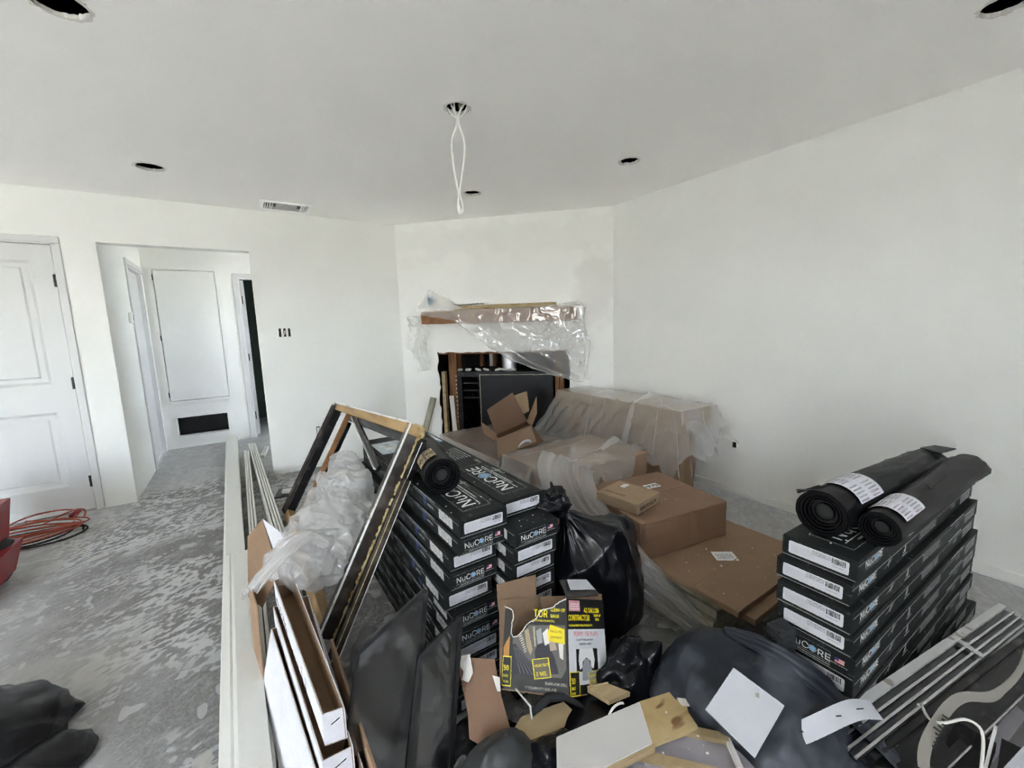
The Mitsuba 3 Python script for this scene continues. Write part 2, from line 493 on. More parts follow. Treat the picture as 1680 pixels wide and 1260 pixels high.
# walls behind the camera: patio door opening (daylight), small window opening added to balance the light
fp = sbox(XL - TH, 0, W + TH, H).difference(sbox(-3.4, .04, -2.2, 2.12).union(sbox(.75, 1.45, 1.25, 2.08)))
fm = extr(fp, TH); fm.apply_transform(frame([0, YF, 0], [1, 0, 0], [0, 0, 1]))
struct('wall_front', fm, WALL)
struct('wall_left', bx(XL - TH, XL, YF - TH, D + TH, 0, H), WALL)

# ------------------------------------------------------------------ door_1
d1 = thing('door_1', kind='structure')


def door_slab(x0, x1, y, z1):
    """Two-panel moulded door: face at y, towards -y."""
    w = x1 - x0
    pan = [(x0 + .115, x1 - .115, 1.02, z1 - .115), (x0 + .115, x1 - .115, .22, .81)]
    body = m3.Manifold.cube([w, .034, z1 - .012]).translate([x0, y, .012])
    for a, b, c, d in pan:
        cut = m3.Manifold.hull_points(A([[a, y - .001, c], [b, y - .001, c], [b, y - .001, d], [a, y - .001, d],
                                         [a + .022, y + .009, c + .022], [b - .022, y + .009, c + .022], [b - .022, y + .009, d - .022], [a + .022, y + .009, d - .022]]))
        ra = m3.Manifold.hull_points(A([[a + .045, y + .012, c + .045], [b - .045, y + .012, c + .045], [b - .045, y + .012, d - .045], [a + .045, y + .012, d - .045],
                                        [a + .062, y + .003, c + .062], [b - .062, y + .003, c + .062], [b - .062, y + .003, d - .062], [a + .062, y + .003, d - .062]]))
        body = body - cut + ra
    return body


part('door_1', 'slab', door_slab(DX0, DX1, D + .004, DZ + .006), 'door_paint')
for z in (1.785, 1.02, .24):
    part('door_1', 'hinge', cat_([tube([[DX1 + .001, D - .006, z - .045], [DX1 + .001, D - .006, z + .045]], .0065, 10), bx(DX1 - .012, DX1 + .010, D - .002, D + .006, z - .044, z + .044)]), 'hinge_black', 40, label='black hinge')
CP = [(0, 0), (.058, 0), (.058, .006), (.045, .012), (.012, .015), (0, .010)]


def casing(name, x0, x1, z1, y, w=.058):
    k = thing(name, kind='structure')
    part(k, 'side_casing', cat_([bx(x1 + .005, x1 + w + .005, y - .014, y - .0005, 0, z1 + .005, .004)]), 'door_paint')
    part(k, 'side_casing', cat_([bx(x0 - w - .005, x0 - .005, y - .014, y - .0005, 0, z1 + .005, .004)]), 'door_paint')
    part(k, 'head_casing', cat_([bx(x0 - w - .005, x1 + w + .005, y - .014, y - .0005, z1 + .007, z1 + w + .005, .004)]), 'door_paint')


casing('trim_2', DX0, DX1, DZ + .010, D, .050)
struct('door_backing_5', bx(DX0 - .02, DX1 + .02, D + .04, D + .06, 0, DZ + .03), 'trim_paint')  # unseen backing plate closing the opening behind the door slab
# ------------------------------------------------------------------ hall
hl = extr(sbox(D + TH, 0, YH, H).difference(sbox(5.50, -1, 6.26, 2.05)), .1)
hl.apply_transform(frame([OX0 - .1, 0, 0], [0, 1, 0], [0, 0, 1]))
struct('wall_hall_left', hl, WALL)
fwl = extr(sbox(OX0 - .1, 0, 6.4, H).difference(sbox(.085, -1, .86, 2.035)).difference(sbox(-.705, .14, -.20, .372)), .1)
fwl.apply_transform(frame([0, YH + .1, 0], [1, 0, 0], [0, 0, 1]))
struct('wall_hall_far', fwl, WALL)
struct('wall_hall_near', bx(xc + 1.0, 6.4, D + TH + .3, D + TH + .4, 0, H), WALL)
struct('ceiling_hall', bx(OX0 - 1.1, 6.5, D + TH, 8.0, H, H + .05), WALL)
struct('wall_hall_back', bx(6.4, 6.5, D + TH, YH + .1, 0, H), WALL)
struct('wall_far_room', cat_([bx(.9, 1.0, YH + .1, 7.8, 0, H), bx(-.17, 1.0, 7.8, 7.9, 0, H), bx(-.17, -.07, YH + .1, 7.8, 0, H)]), 'dark_green_paint')
d2 = thing('door_2', kind='structure')
part('door_2', 'slab', bx(OX0 - .075, OX0 - .04, 5.52, 6.25, .012, 2.04, .002), 'door_paint')
part('door_2', 'latch', cat_([bx(OX0 - .041, OX0 - .030, 5.60, 5.64, .98, 1.04, .003)]), 'hinge_black')
part('door_2', 'jamb', cat_([bx(OX0 - .1, OX0, 5.50, 5.515, 0, 2.05), bx(OX0 - .1, OX0, 6.255, 6.27, 0, 2.05), bx(OX0 - .1, OX0, 5.5, 6.27, 2.04, 2.055)]), 'door_paint')
t3 = thing('trim_3', kind='structure')
part('trim_3', 'side_casing', bx(OX0, OX0 + .016, 5.43, 5.49, 0, 2.11, .004), 'door_paint')
part('trim_3', 'head_casing', bx(OX0, OX0 + .016, 5.43, 6.33, 2.055, 2.11, .004), 'door_paint')
t4 = thing('trim_4', kind='structure')
part('trim_4', 'side_casing', bx(.024, .08, YH - .016, YH - .0005, 0, 2.10, .004), 'door_paint')
part('trim_4', 'head_casing', bx(.024, .93, YH - .016, YH - .0005, 2.045, 2.10, .004), 'door_paint')
d3 = thing('door_3', kind='structure')      # hall door swung open into the green room
part('door_3', 'slab', bx(.10, .14, YH + .11, YH + .86, .012, 2.03, .003), 'door_paint')
part('door_3', 'jamb', cat_([bx(.085, .10, YH, YH + .1, 0, 2.035)]), 'door_paint')
for z in (1.78, 1.05, .28): part('door_3', 'hinge', bx(.099, .112, YH + .03, YH + .11, z - .045, z + .045, .002), 'hinge_black')

k = thing('access_panel', 'white painted utility access panel on the far hall wall', 'access panel')
part(k, 'frame', extr(sbox(0, 0, .665, 1.60).difference(sbox(.038, .032, .627, 1.568)), .030).apply_transform(frame([-.775, YH - .001, .545], [1, 0, 0], [0, 0, 1])), WALL)
part(k, 'panel', bx(-.730, -.155, YH - .034, YH - .004, .584, 2.106, .004), WALL)
for z in (2.02, 1.33, .66): part(k, 'hinge', cat_([tube([[-.738, YH - .028, z - .03], [-.738, YH - .028, z + .03]], .006, 8)]), 'hinge_black')
k = thing('return_air_opening', 'dark rectangular return air opening under the hall access panel', 'vent opening')
part(k, 'frame', extr(sbox(-.735, .11, -.17, .40).difference(sbox(-.705, .14, -.20, .372)), .012).apply_transform(frame([0, YH - .0005, 0], [1, 0, 0], [0, 0, 1])), WALL)
part(k, 'duct', cat_([bx(-.72, -.19, YH + .25, YH + .27, .12, .39), bx(-.72, -.705, YH + .1, YH + .25, .12, .39), bx(-.20, -.19, YH + .1, YH + .25, .12, .39), bx(-.72, -.19, YH + .1, YH + .25, .372, .39), bx(-.72, -.19, YH + .1, YH + .25, .12, .14)]), 'plain_black')
k = thing('thermostat', 'small white thermostat on the left hall wall beside the door frame', 'thermostat')
part(k, 'cover', bx(OX0 + .001, OX0 + .024, 5.255, 5.345, 1.485, 1.585, .005), 'white_plastic')
part(k, 'display', bx(OX0 + .0235, OX0 + .0255, 5.32, 5.345, 1.50, 1.56, .001), 'plain_black')
k = solid('tool_case', cat_([at(bx(-.09, .09, -.06, .06, 0, .10, .02), frame([.45, 6.75, 0.0], [1, .3, 0], [-.3, 1, 0])), at(bx(-.05, .05, -.05, .05, .10, .30, .02), frame([.40, 6.80, 0.0], [1, .1, 0], [-.1, 1, 0]))]), 'plain_black', 'small black tool case on the floor inside the dark green room', 'tool case')

# ------------------------------------------------------------------ ceiling and wall fittings
HOLE_WHERE = ['nearest the passage', 'above the fireplace', 'nearest the right wall', None, 'at the front left of the ceiling', 'at the front right of the ceiling']
k = thing('ceiling_wire', 'loop of white electrical cable hanging from the hole in the middle of the ceiling', 'cable')
hx0, hy0 = 1.038, 2.023
ux, uy = rt[0], rt[1]


def cw(a, z, b=0.0): return [hx0 + ux * a + 0.3 * b, hy0 + uy * a + b, z]


part(k, 'strand', tube([cw(-.03, H + .02), cw(-.01, H - .02), cw(-.002, H - .045), cw(-.028, H - .13), cw(-.034, H - .24), cw(-.022, H - .34), cw(-.004, H - .42), cw(.008, H - .47), cw(.002, H - .50), cw(-.010, H - .48), cw(-.014, H - .44)], .0055, 8, 60), 'white_plastic', True)
part(k, 'strand', tube([cw(.035, H + .02), cw(.012, H - .015), cw(.004, H - .045), cw(.026, H - .14), cw(.024, H - .24), cw(.004, H - .34), cw(-.012, H - .42), cw(-.018, H - .47), cw(-.010, H - .505), cw(.004, H - .48)], .0055, 8, 60), 'white_plastic', True)
for a0, b0 in ((-.045, .01), (-.02, -.03), (.02, .03), (.05, -.01)):
    part(k, 'wire_end', tube([cw(a0, H + .01, b0), cw(a0 * .8, H - .012, b0 * .6), cw(.002, H - .050, 0)], .0035, 6, 14), 'white_plastic', True)
part(k, 'wire_nut', bx(hx0 + .01, hx0 + .035, hy0 - .01, hy0 + .01, H + .005, H + .03, .004), 'grey_wood')

mat('gloss_white', [.88, .88, .88], 0.3)
k = thing('ceiling_vent', 'white rectangular supply air vent in the ceiling above the passage', 'vent')
vx0, vx1, vy0, vy1 = .272, .672, 4.115, 4.385
part(k, 'frame', extr(sbox(vx0, vy0, vx1, vy1).difference(sbox(vx0 + .03, vy0 + .035, vx1 - .03, vy1 - .035)), .010).apply_transform(frame([0, 0, H - .010], [1, 0, 0], [0, 1, 0])), 'gloss_white')
part(k, 'duct', cat_([bx(vx0 + .02, vx1 - .02, vy0 + .025, vy1 - .025, H + .22, H + .225), bx(vx0 + .02, vx0 + .03, vy0 + .025, vy1 - .025, H + .016, H + .22), bx(vx1 - .03, vx1 - .02, vy0 + .025, vy1 - .025, H + .016, H + .22), bx(vx0 + .03, vx1 - .03, vy0 + .025, vy0 + .035, H + .016, H + .22), bx(vx0 + .03, vx1 - .03, vy1 - .035, vy1 - .025, H + .016, H + .22)]), mat('sheet_metal', [.30, .30, .30], 0.45), label='sheet metal duct')
for i in range(8):
    xx = vx0 + .038 + .011 * (i % 4) * 1.6 + (0 if i < 4 else vx1 - vx0 - .125)
    part(k, 'vane', bx(xx, xx + .006, vy0 + .04, vy1 - .04, H - .012, H - .001), 'gloss_white')
for i in range(6):
    yy = vy0 + .055 + i * .032
    part(k, 'blade', at(bx(vx0 + .12, vx1 - .12, -.010, .010, -.001, .001), frame([0, yy, H - .008], [1, 0, 0], [0, .8, .6])), 'gloss_white')

SWH = ['left', 'middle', 'right']
for i, x0 in enumerate((.333, .372, .411)):
    k = thing('switch_box', f'bare black switch box cut into the back wall, the {SWH[i]} one of three', 'switch box', 'switch boxes right of the passage')
    part(k, 'back', bx(x0 - .002, x0 + .022, D + .03, D + .05, 1.31, 1.397), 'plain_black')
    part(k, 'device', bx(x0 + .004, x0 + .016, D + .004, D + .03, 1.335, 1.372, .003), 'hinge_black' if i != 1 else 'white_plastic')
k = thing('outlet_box', 'open outlet box with white receptacle low on the back wall', 'outlet')
part(k, 'back', bx(.566, .610, D + .03, D + .05, .296, .42), 'plain_black')
part(k, 'receptacle', bx(.578, .598, D - .004, D + .03, .315, .40, .004), 'white_plastic')
k = thing('wall_box', 'small black outlet box low on the right wall behind the plastic', 'outlet')
part(k, 'plate', bx(W - .006, W - .0005, 1.650, 1.678, .385, .425, .002), 'hinge_black')
part(k, 'lip', bx(W - .010, W - .005, 1.655, 1.673, .392, .418, .002), 'hinge_black')

# ------------------------------------------------------------------ fireplace
kf = thing('fireplace', 'dark unfinished fireplace with black insert and bare wood framing', 'fireplace')


def fbox(s0, s1, o0, o1, z0, z1, b=0.0):
    return at(bx(s0, s1, z0, z1, o0, o1, b), MF)


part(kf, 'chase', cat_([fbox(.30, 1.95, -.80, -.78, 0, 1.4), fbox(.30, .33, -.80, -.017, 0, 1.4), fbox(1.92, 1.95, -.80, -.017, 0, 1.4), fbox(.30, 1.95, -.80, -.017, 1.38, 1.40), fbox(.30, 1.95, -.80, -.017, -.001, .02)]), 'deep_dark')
for s0, s1, o0 in ((.515, .605, -.11), (1.665, 1.705, -.11), (1.712, 1.755, -.11), (.70, .735, -.60), (.86, .90, -.60)):
    part(kf, 'stud', fbox(s0, s1, o0 - .09, o0 + .085 if o0 > -.3 else o0, .02, 1.38, .002), 'stud_wood')
part(kf, 'header', fbox(.41, 1.82, -.11, -.018, 1.068, 1.12, .002), 'stud_wood')
for s0, s1 in ((.80, .86), (.93, 1.0), (1.07, 1.12)):
    part(kf, 'pipe_flashing', fbox(s0, s1, -.70, -.68, .6, 1.36), 'gypsum')
ki = part(kf, 'insert', cat_([fbox(.60, 1.645, -.62, -.03, .05, .88, .004)]).difference(fbox(.66, 1.62, -.56, .05, .10, .82)) if False else cat_([fbox(.60, .655, -.62, -.03, .05, .88, .003), fbox(1.60, 1.645, -.62, -.03, .05, .88, .003), fbox(.655, 1.60, -.62, -.03, .82, .88, .003), fbox(.655, 1.60, -.62, -.03, .05, .12, .003), fbox(.655, 1.60, -.62, -.60, .12, .82)]), 'black_metal', label='black metal firebox')
part(ki, 'glass_door', fbox(.86, 1.635, -.028, -.020, .10, .845, .002), 'black_glass' if False else 'hinge_black', label='black framed glass door')
for z in (.74, .66, .58):
    part(ki, 'louver', fbox(.66, 1.60, -.10, -.06, z, z + .02, .003), 'black_metal')
part(ki, 'door_edge', cat_([fbox(.858, .866, -.020, -.015, .10, .848), fbox(.858, 1.635, -.020, -.015, .842, .85)]), 'grey_wood')
for i in range(7):
    s0 = .64 + i * .10 + rng.uniform(-.03, .03)
    part(ki, 'mortar_lump', at(bx(-.035, .035, -.012, .012, -.02, .02, .01), MF @ trimesh.transformations.translation_matrix([s0, .895, -.08]) @ trimesh.transformations.euler_matrix(*rng.uniform(-.4, .4, 3))), 'gypsum')
part(ki, 'flue_collar', at(trimesh.creation.cylinder(radius=.11, height=.30, sections=28), MF @ trimesh.transformations.euler_matrix(math.pi / 2, 0, 0) @ trimesh.transformations.translation_matrix([0, 0, 0])).apply_translation(FW(1.12, -.35, 1.03) - MF[:3, 3]), 'chrome', 40)
for z in np.arange(.33, .86, .045):
    part(ki, 'tab', fbox(.588, .602, -.035, -.02, z, z + .012), 'white_metal')
part(kf, 'shim', fbox(.425, .465, -.10, -.03, .05, .88, .003), 'pine_wood')
part(kf, 'drywall_strip', at(bx(-.025, .025, 0, .62, -.006, .006, .002), MF @ trimesh.transformations.translation_matrix([.575, .0, -.006]) @ trimesh.transformations.rotation_matrix(.06, [0, 0, 1])), 'gypsum')

km = thing('mantel', 'brown wooden mantel beam under plastic sheeting above the fireplace', 'mantel shelf')
part(km, 'beam', fbox(.325, 1.90, .002, .19, 1.395, 1.515, .004), 'mantel_wood')
part(km, 'ledger', fbox(.62, 1.695, .002, .028, 1.518, 1.575, .003), 'pine_wood')
part(km, 'caulk', tube([FW(s, .03 + .006 * rng.standard_normal(), 1.578 + abs(.008 * rng.standard_normal())) for s in np.linspace(.60, .95, 30)], .004, 5), 'hinge_black', True)

k = thing('leaning_board', 'weathered grey board end leaning against the white wall left of the fireplace', 'board')
part(k, 'plank', profile_bar(Polygon([(-.03, -.018), (.03, -.018), (.03, .018), (-.03, .018)]).buffer(-.003).buffer(.003), FW(.20, .17, 0.01), FW(.345, .03, .605), n45), 'grey_wood')


# ------------------------------------------------------------------ flooring cartons
CW, CL, CH = .187, 1.24, .062
BODY = mikit.ply(cat_([bx(0, CW, 0, CL, 0, CH, .0018)]), 'carton_dark')
# lid seams and end folds proud of the body
SEAM = mikit.ply(cat_([bx(-.0008, .002, .004, CL - .004, CH - .016, CH - .0145), bx(CW - .002, CW + .0008, .004, CL - .004, CH - .016, CH - .0145),
                       bx(.003, CW - .003, -.0009, .002, .002, .0045)]), mat('carton_edge', [.20, .20, .195], 0.6))
WHT, LGT, BLU, DRK = [.66, .66, .67], [.30, .30, .30], [.22, .42, .62], [.03, .03, .03]
MFRONT = A([[1, 0, 0, 0], [0, 0, -1, 0], [0, 1, 0, 0], [0, 0, 0, 1.]])           # print plane: x right, y up, out of y = 0
MLEFT = A([[0, 0, -1, 0], [-1, 0, 0, CL], [0, 1, 0, 0], [0, 0, 0, 1.]])          # seen from -x: right is -y
MRIGHT = A([[0, 0, 1, CW], [1, 0, 0, 0], [0, 1, 0, 0], [0, 0, 0, 1.]])           # seen from +x: right is +y
MTOP = A([[0, -1, 0, CW], [1, 0, 0, 0], [0, 0, 1, CH], [0, 0, 0, 1.]])           # seen from +x side: right is +y, up is -x


def logo(P, x, y, h, M, under=True):
    z = .0005
    x1 = P.text('NuC', x, y, h, WHT, M, z, sx=1.05)
    cx = x1 + h * .52
    P.add(extr(ring(h * .43, h * .50), z), [.45, .52, .60], M @ trimesh.transformations.translation_matrix([cx, y + h * .5, 0]))
    P.add(extr(Point(0, 0).buffer(h * .36, 8), z), [.20, .36, .55], M @ trimesh.transformations.translation_matrix([cx, y + h * .5, 0]))
    x2 = P.text('RE', cx + h * .55, y, h, WHT, M, z, sx=1.05)
    if under:
        P.rect(x, x2, y - h * .30, y - h * .24, LGT, M)
        P.lines(x + h * .8, x2, y - h * .62, y - h * .40, 1, LGT, M)
    return x2


def flag(P, x, y, w, h, M):
    for i in range(7):
        P.rect(x, x + w, y + h * i / 7, y + h * (i + 1) / 7, [.55, .10, .12] if i % 2 == 0 else WHT, M, .0004)
    P.rect(x, x + w * .42, y + h * .45, y + h, [.03, .04, .16], M, .0006)
    P.lines(x - w * .4, x + w * 1.4, y - h * .45, y - h * .15, 1, LGT, M)


def end_print(sticker):
    P = Paint()
    if sticker:
        P.rect(.018, .168, .012, .050, [.56, .56, .60], MFRONT, .0006, .004)
        P.lines(.024, .085, .018, .044, 5, [.45, .45, .47], MFRONT, .0009, .35)
        P.lines(.080, .125, .034, .048, 3, [.25, .25, .27], MFRONT, .0009, .5)
        x = .128
        while x < .160:
            w = float(rng.choice([.0008, .0014, .0022]))
            P.rect(x, x + w, .030, .046, DRK, MFRONT, .0009); x += w + float(rng.choice([.0008, .0014]))
        P.lines(.130, .158, .022, .027, 1, [.35, .35, .36], MFRONT, .0009)
    else:
        logo(P, .022, .021, .0195, MFRONT)
        P.rect(.014, .130, .050, .0506, LGT, MFRONT); P.rect(.014, .130, .008, .0086, LGT, MFRONT); P.rect(.130, .1306, .008, .0506, LGT, MFRONT)
        flag(P, .142, .030, .022, .014, MFRONT)
    return P


def side_left(P):
    m = MLEFT
    for i in range(4):
        u = CL - .165 + i * .029
        P.rect(u, u + .026, .013, .049, [.48, .48, .48], m, .0005, .003)
        P.lines(u + .004, u + .022, .018, .044, 4, [.25, .25, .25], m, .0008, .5)
    P.add(extr(Point(0, 0).buffer(.5, 8), .0005), [.025, .045, .12], m @ trimesh.transformations.translation_matrix([CL - .30, .034, 0]) @ np.diag([.034, .042, 1, 1]))
    P.lines(CL - .272, CL - .215, .024, .034, 2, [.42, .42, .44], m, .0005, .3)
    P.rect(CL - .52, CL - .20, .0545, .0565, [.45, .48, .52], m)
    for u in (.12, .30, .46, .62, .74):
        P.lines(u, u + .07, .020, .045, 3, [.13, .14, .16], m, .0005, .3)


def side_right(P):
    m = MRIGHT
    logo(P, .05, .024, .022, m, False)
    P.rect(.048, .165, .018, .0188, LGT, m)
    P.add(extr(Polygon([(-.03, -.01), (0, 0), (.012, .016), (.010, .002), (.034, .006), (.008, -.006), (.002, -.016), (-.004, -.005)]), .0005), [.20, .20, .20], m @ trimesh.transformations.translation_matrix([.27, .036, 0]))
    P.add(extr(Polygon([(0, 0), (.012, .012), (.012, .026), (.024, .026), (.022, 0)]), .0005), [.30, .28, .28], m @ trimesh.transformations.translation_matrix([.40, .022, 0]))
    P.lines(.395, .44, .012, .020, 1, [.25, .25, .25], m, .0005, .5)
    P.lines(.56, .74, .018, .046, 3, [.25, .25, .26], m, .0005, .35)
    P.lines(.93, .98, .028, .044, 2, [.16, .16, .17], m, .0005, .4)
    P.lines(1.06, 1.20, .012, .050, 3, [.26, .27, .28], m, .0005, .6)
    P.rect(.86, 1.03, .056, .059, [.42, .46, .48], m)
    return P


def top_print(P):
    m = MTOP
    for a, b, c, d in ((.06, .43, .030, .0308), (.06, .43, .142, .1428), (.06, .0608, .03, .142), (.43, .4308, .03, .142)): P.rect(a, b, c, d, LGT, m)
    logo(P, .085, .072, .056, m, False)
    P.rect(.085, .38, .058, .0605, WHT, m)
    P.lines(.14, .39, .044, .054, 1, [.38, .38, .38], m, .0005, .7)
    P.add(extr(Polygon([(-.06, -.002), (-.01, .004), (.0, .02), (.012, .004), (.06, .0), (.012, -.006), (.0, -.016), (-.01, -.006)]), .0005), [.22, .22, .21], m @ trimesh.transformations.translation_matrix([.30, .02, 0]))
    P.lines(.44, .50, .02, .04, 2, [.35, .35, .35], m, .0005, .4)
    P.lines(.55, .74, .020, .13, 7, [.34, .34, .34], m, .0005, .3)
    P.add(extr(Point(0, 0).buffer(.5, 10), .0005), [.72, .72, .72], m @ trimesh.transformations.translation_matrix([.77, .115, 0]) @ np.diag([.075, .05, 1, 1]))
    P.rect(.745, .795, .105, .125, [.10, .12, .16], m, .0008)
    P.rect(.90, 1.13, .012, .17, [.50, .58, .64], m, .0004)
    for i in range(14):
        x0, y0 = rng.uniform(.91, 1.08), rng.uniform(.02, .13)
        P.rect(x0, x0 + rng.uniform(.02, .05), y0, y0 + rng.uniform(.01, .035), [float(v) for v in rng.choice([[.62, .68, .70], [.36, .44, .52], [.40, .38, .30], [.68, .72, .74]])], m, .0007)
    P.add(extr(Point(0, 0).buffer(.5, 10), .0009), [.10, .20, .38], m @ trimesh.transformations.translation_matrix([.915, .05, 0]) @ np.diag([.07, .05, 1, 1]))
    P.text('42', .885, .135, .018, WHT, m) if False else None
    return P


def ply_of(P):
    m, c = P.mesh()
    return mikit.ply(m, 'printed', color=c)


ENDS = {True: ply_of(end_print(True)), False: ply_of(end_print(False))}
P = Paint(); side_left(P); SL = ply_of(P)
SR = ply_of(side_right(Paint()))
TP = ply_of(top_print(Paint()))


def world(x, y, z, yaw):
    c, s = math.cos(yaw), math.sin(yaw)
    return T4(A([[c, -s, 0, x], [s, c, 0, y], [0, 0, 1, z], [0, 0, 0, 1]]).tolist())


ORD = ['topmost', 'second from top', 'third from top', 'fourth from top', 'fifth from top', 'sixth from top', 'seventh from top', 'eighth from top', 'ninth from top', 'tenth from top', 'bottom one']


def stack(n, top, dz, offs, stick, yaw, where, group, sides, topdec):
    for i in range(n):
        x, y = offs[i] if i < len(offs) else offs[-1]
        w = world(x, y, top - CH - i * dz, yaw + (0 if i == 0 else float(rng.uniform(-.008, .008))))
        k = thing('flooring_carton', f'grey flooring carton, {ORD[i]} of the {where}', 'carton', group)
        part(k, 'body', BODY, None, world=w)
        part(k, 'seam', SEAM, None, world=w, label='light worn edge', kind='stuff')
        st = stick[i] if i < len(stick) else i % 2 == 0
        part(k, 'end_sticker' if st else 'end_logo', ENDS[st], None, world=w, label='white bar code sticker' if st else 'white lettering with blue dot and flag', kind='stuff')
        part(k, 'side_print', sides, None, world=w, label='printed side', kind='stuff')
        if i == 0 and topdec: part(k, 'top_print', TP, None, world=w, label='large white lettering on the lid', kind='stuff')


GA, GB, GR = 'cartons in the left column of the middle stack', 'cartons in the right column of the middle stack', 'cartons in the stack by the right wall'
stack(11, .725, .0655, [(.546, 1.184), (.543, 1.192), (.522, 1.226), (.519, 1.219), (.495, 1.221), (.512, 1.196), (.516, 1.19), (.51, 1.2)],
      [True, False, True, False, True, False, False, True], .004, 'left column under the single black roll', GA, SL, True)
stack(11, .725, .0655, [(.737, 1.226), (.7235, 1.122), (.719, 1.128), (.719, 1.139), (.715, 1.135), (.715, 1.13)],
      [True, False, True, True, True, True], .004, 'right column beside the knotted black bag', GB, SL, True)
stack(11, .704, .0640, [(1.328, .556), (1.306, .559), (1.283, .545), (1.284, .54), (1.286, .532), (1.294, .534), (1.284, .53), (1.27, .53), (1.27, .53), (1.28, .53), (1.42, .52)],
      [True, True, True, True, False, True], -1.590, 'stack under the two black rolls', GR, SR, True)

# ------------------------------------------------------------------ generators for soft things
def ridge(p, seed, oct=3):
    """Creases: 1 along thin lines, 0 between."""
    out = 0
    for o in range(oct):
        out = out + 0.55 ** o * (1 - np.abs(2 * meshkit.noise(p * 2 ** o + 31 * o, seed + o) - 1)) ** 3
    return out / sum(0.55 ** o for o in range(oct))


def crumple(p, seed, f0, n=10):
    """Facets and sharp creases, 0 to 1: triangle waves in many directions."""
    r = np.random.default_rng(seed)
    w = meshkit.fbm(p * f0 * .5 + seed, 2, seed)
    out, tot = 0, 0
    for i in range(n):
        d = r.normal(size=3); d /= np.linalg.norm(d)
        f = f0 * (.7, 1.0, 1.6, 2.3, 3.4)[i % 5]
        t = p @ d * f + r.uniform() + w * 1.3
        out = out + np.abs((t % 1) - .5) * 2 / f; tot += 1 / f
    return out / tot


def bag_mesh(c, r, seed, wr=.03, floor=0.0, freq=(6, 6, 6), sub=5, tip=None, big=.25):
    """A stuffed bag: a dented ellipsoid with creases, flattened on floor; tip = (direction, length) draws a neck out."""
    m = trimesh.creation.icosphere(subdivisions=sub)
    v = m.vertices.copy()
    q = v * A(r)
    k = 1 + big * (meshkit.fbm(v * 1.6 + seed, 3, seed) - .5) * 2 * .6
    p = q * k[:, None]
    cr = ridge(q * A(freq) + seed * 3.1, seed, 3)
    ck = crumple(q * A(freq) / np.mean(freq), seed, np.mean(freq) * .55)
    p = p * (1 + wr / max(r) * ((cr - .3) * .8 + (ck - .5) * 4.0))[:, None]
    if tip is not None:
        d = A(tip[0], float); d /= np.linalg.norm(d)
        a = np.clip((v @ d - .72) / .28, 0, 1)
        p = p + d * (a ** 2 * tip[1])[:, None]
        ax = (p @ d)[:, None] * d
        p = ax + (p - ax) * (1 - .80 * np.minimum(a * 1.6, 1))[:, None]
        p += a[:, None] * .014 * (meshkit.noise(v * 14 + 5, seed + 9)[:, None] - .5) * 2
    p = p + A(c)
    if floor is not None: p[:, 2] = np.where(p[:, 2] < floor + .02, floor + .002 + .018 * np.exp((p[:, 2] - floor - .02) / .05), p[:, 2])
    return tm(p, m.faces)


def tent(x, y, boxes, slope, base):
    """Height of a sheet lying over boxes (xa, xb, ya, yb, z, [slope]) and sloping down from their edges to base."""
    h = np.full(x.shape, base, float)
    for b in boxes:
        xa, xb, ya, yb, z = b[:5]
        s = b[5] if len(b) > 5 else slope
        dx, dy = np.maximum(np.maximum(xa - x, x - xb), 0), np.maximum(np.maximum(ya - y, y - yb), 0)
        h = np.maximum(h, z - s * np.hypot(dx, dy))
    return h


# ------------------------------------------------------------------ things under the plastic along the right wall
FPK = 'flat cartons stacked under the plastic sheet'
zt = .722
for i in range(5):
    th = [.036, .030, .034, .034, .032][i]
    dx, dy = rng.uniform(-.012, .012), rng.uniform(-.02, .02)
    k = thing('flat_carton', f'long flat cardboard carton under clear plastic, {ORD[i]} of its pile', 'carton', FPK)
    part(k, 'body', bx(2.535 + dx, 2.90 + dx, 1.735 + dy, 3.08 + dy, zt - th + .001, zt, .003), 'cardboard_tan')
    part(k, 'end_label', bx(2.60 + dx, 2.60 + dx + .14, 1.734 + dy, 1.7365 + dy, zt - th * .75, zt - th * .3), 'white_sheet')
    zt -= th
k = thing('large_carton', 'brown carton under the pile of flat cartons, behind clear plastic', 'carton')
part(k, 'body', bx(2.56, 2.885, 1.86, 3.03, .002, zt, .004), 'cardboard')
part(k, 'tape', bx(2.7, 2.75, 1.8585, 3.0315, .05, zt - .001, .001), 'cardboard_tan')
k = thing('low_carton', 'low wide brown carton under the plastic in front of the fireplace', 'carton')
part(k, 'body', bx(1.53, 2.30, 2.56, 3.60, .002, .352, .006), 'cardboard_red')
part(k, 'tape', bx(1.93, 1.99, 2.558, 3.602, .05, .3535, .001), 'cardboard_tan')
k = thing('covered_carton', 'brown carton under the plastic behind the big taped carton', 'carton')
part(k, 'body', bx(1.455, 2.25, 1.80, 2.35, .002, .478, .005), 'cardboard')
part(k, 'tape', bx(1.80, 1.86, 1.798, 2.352, .2, .4795, .001), 'cardboard_tan')

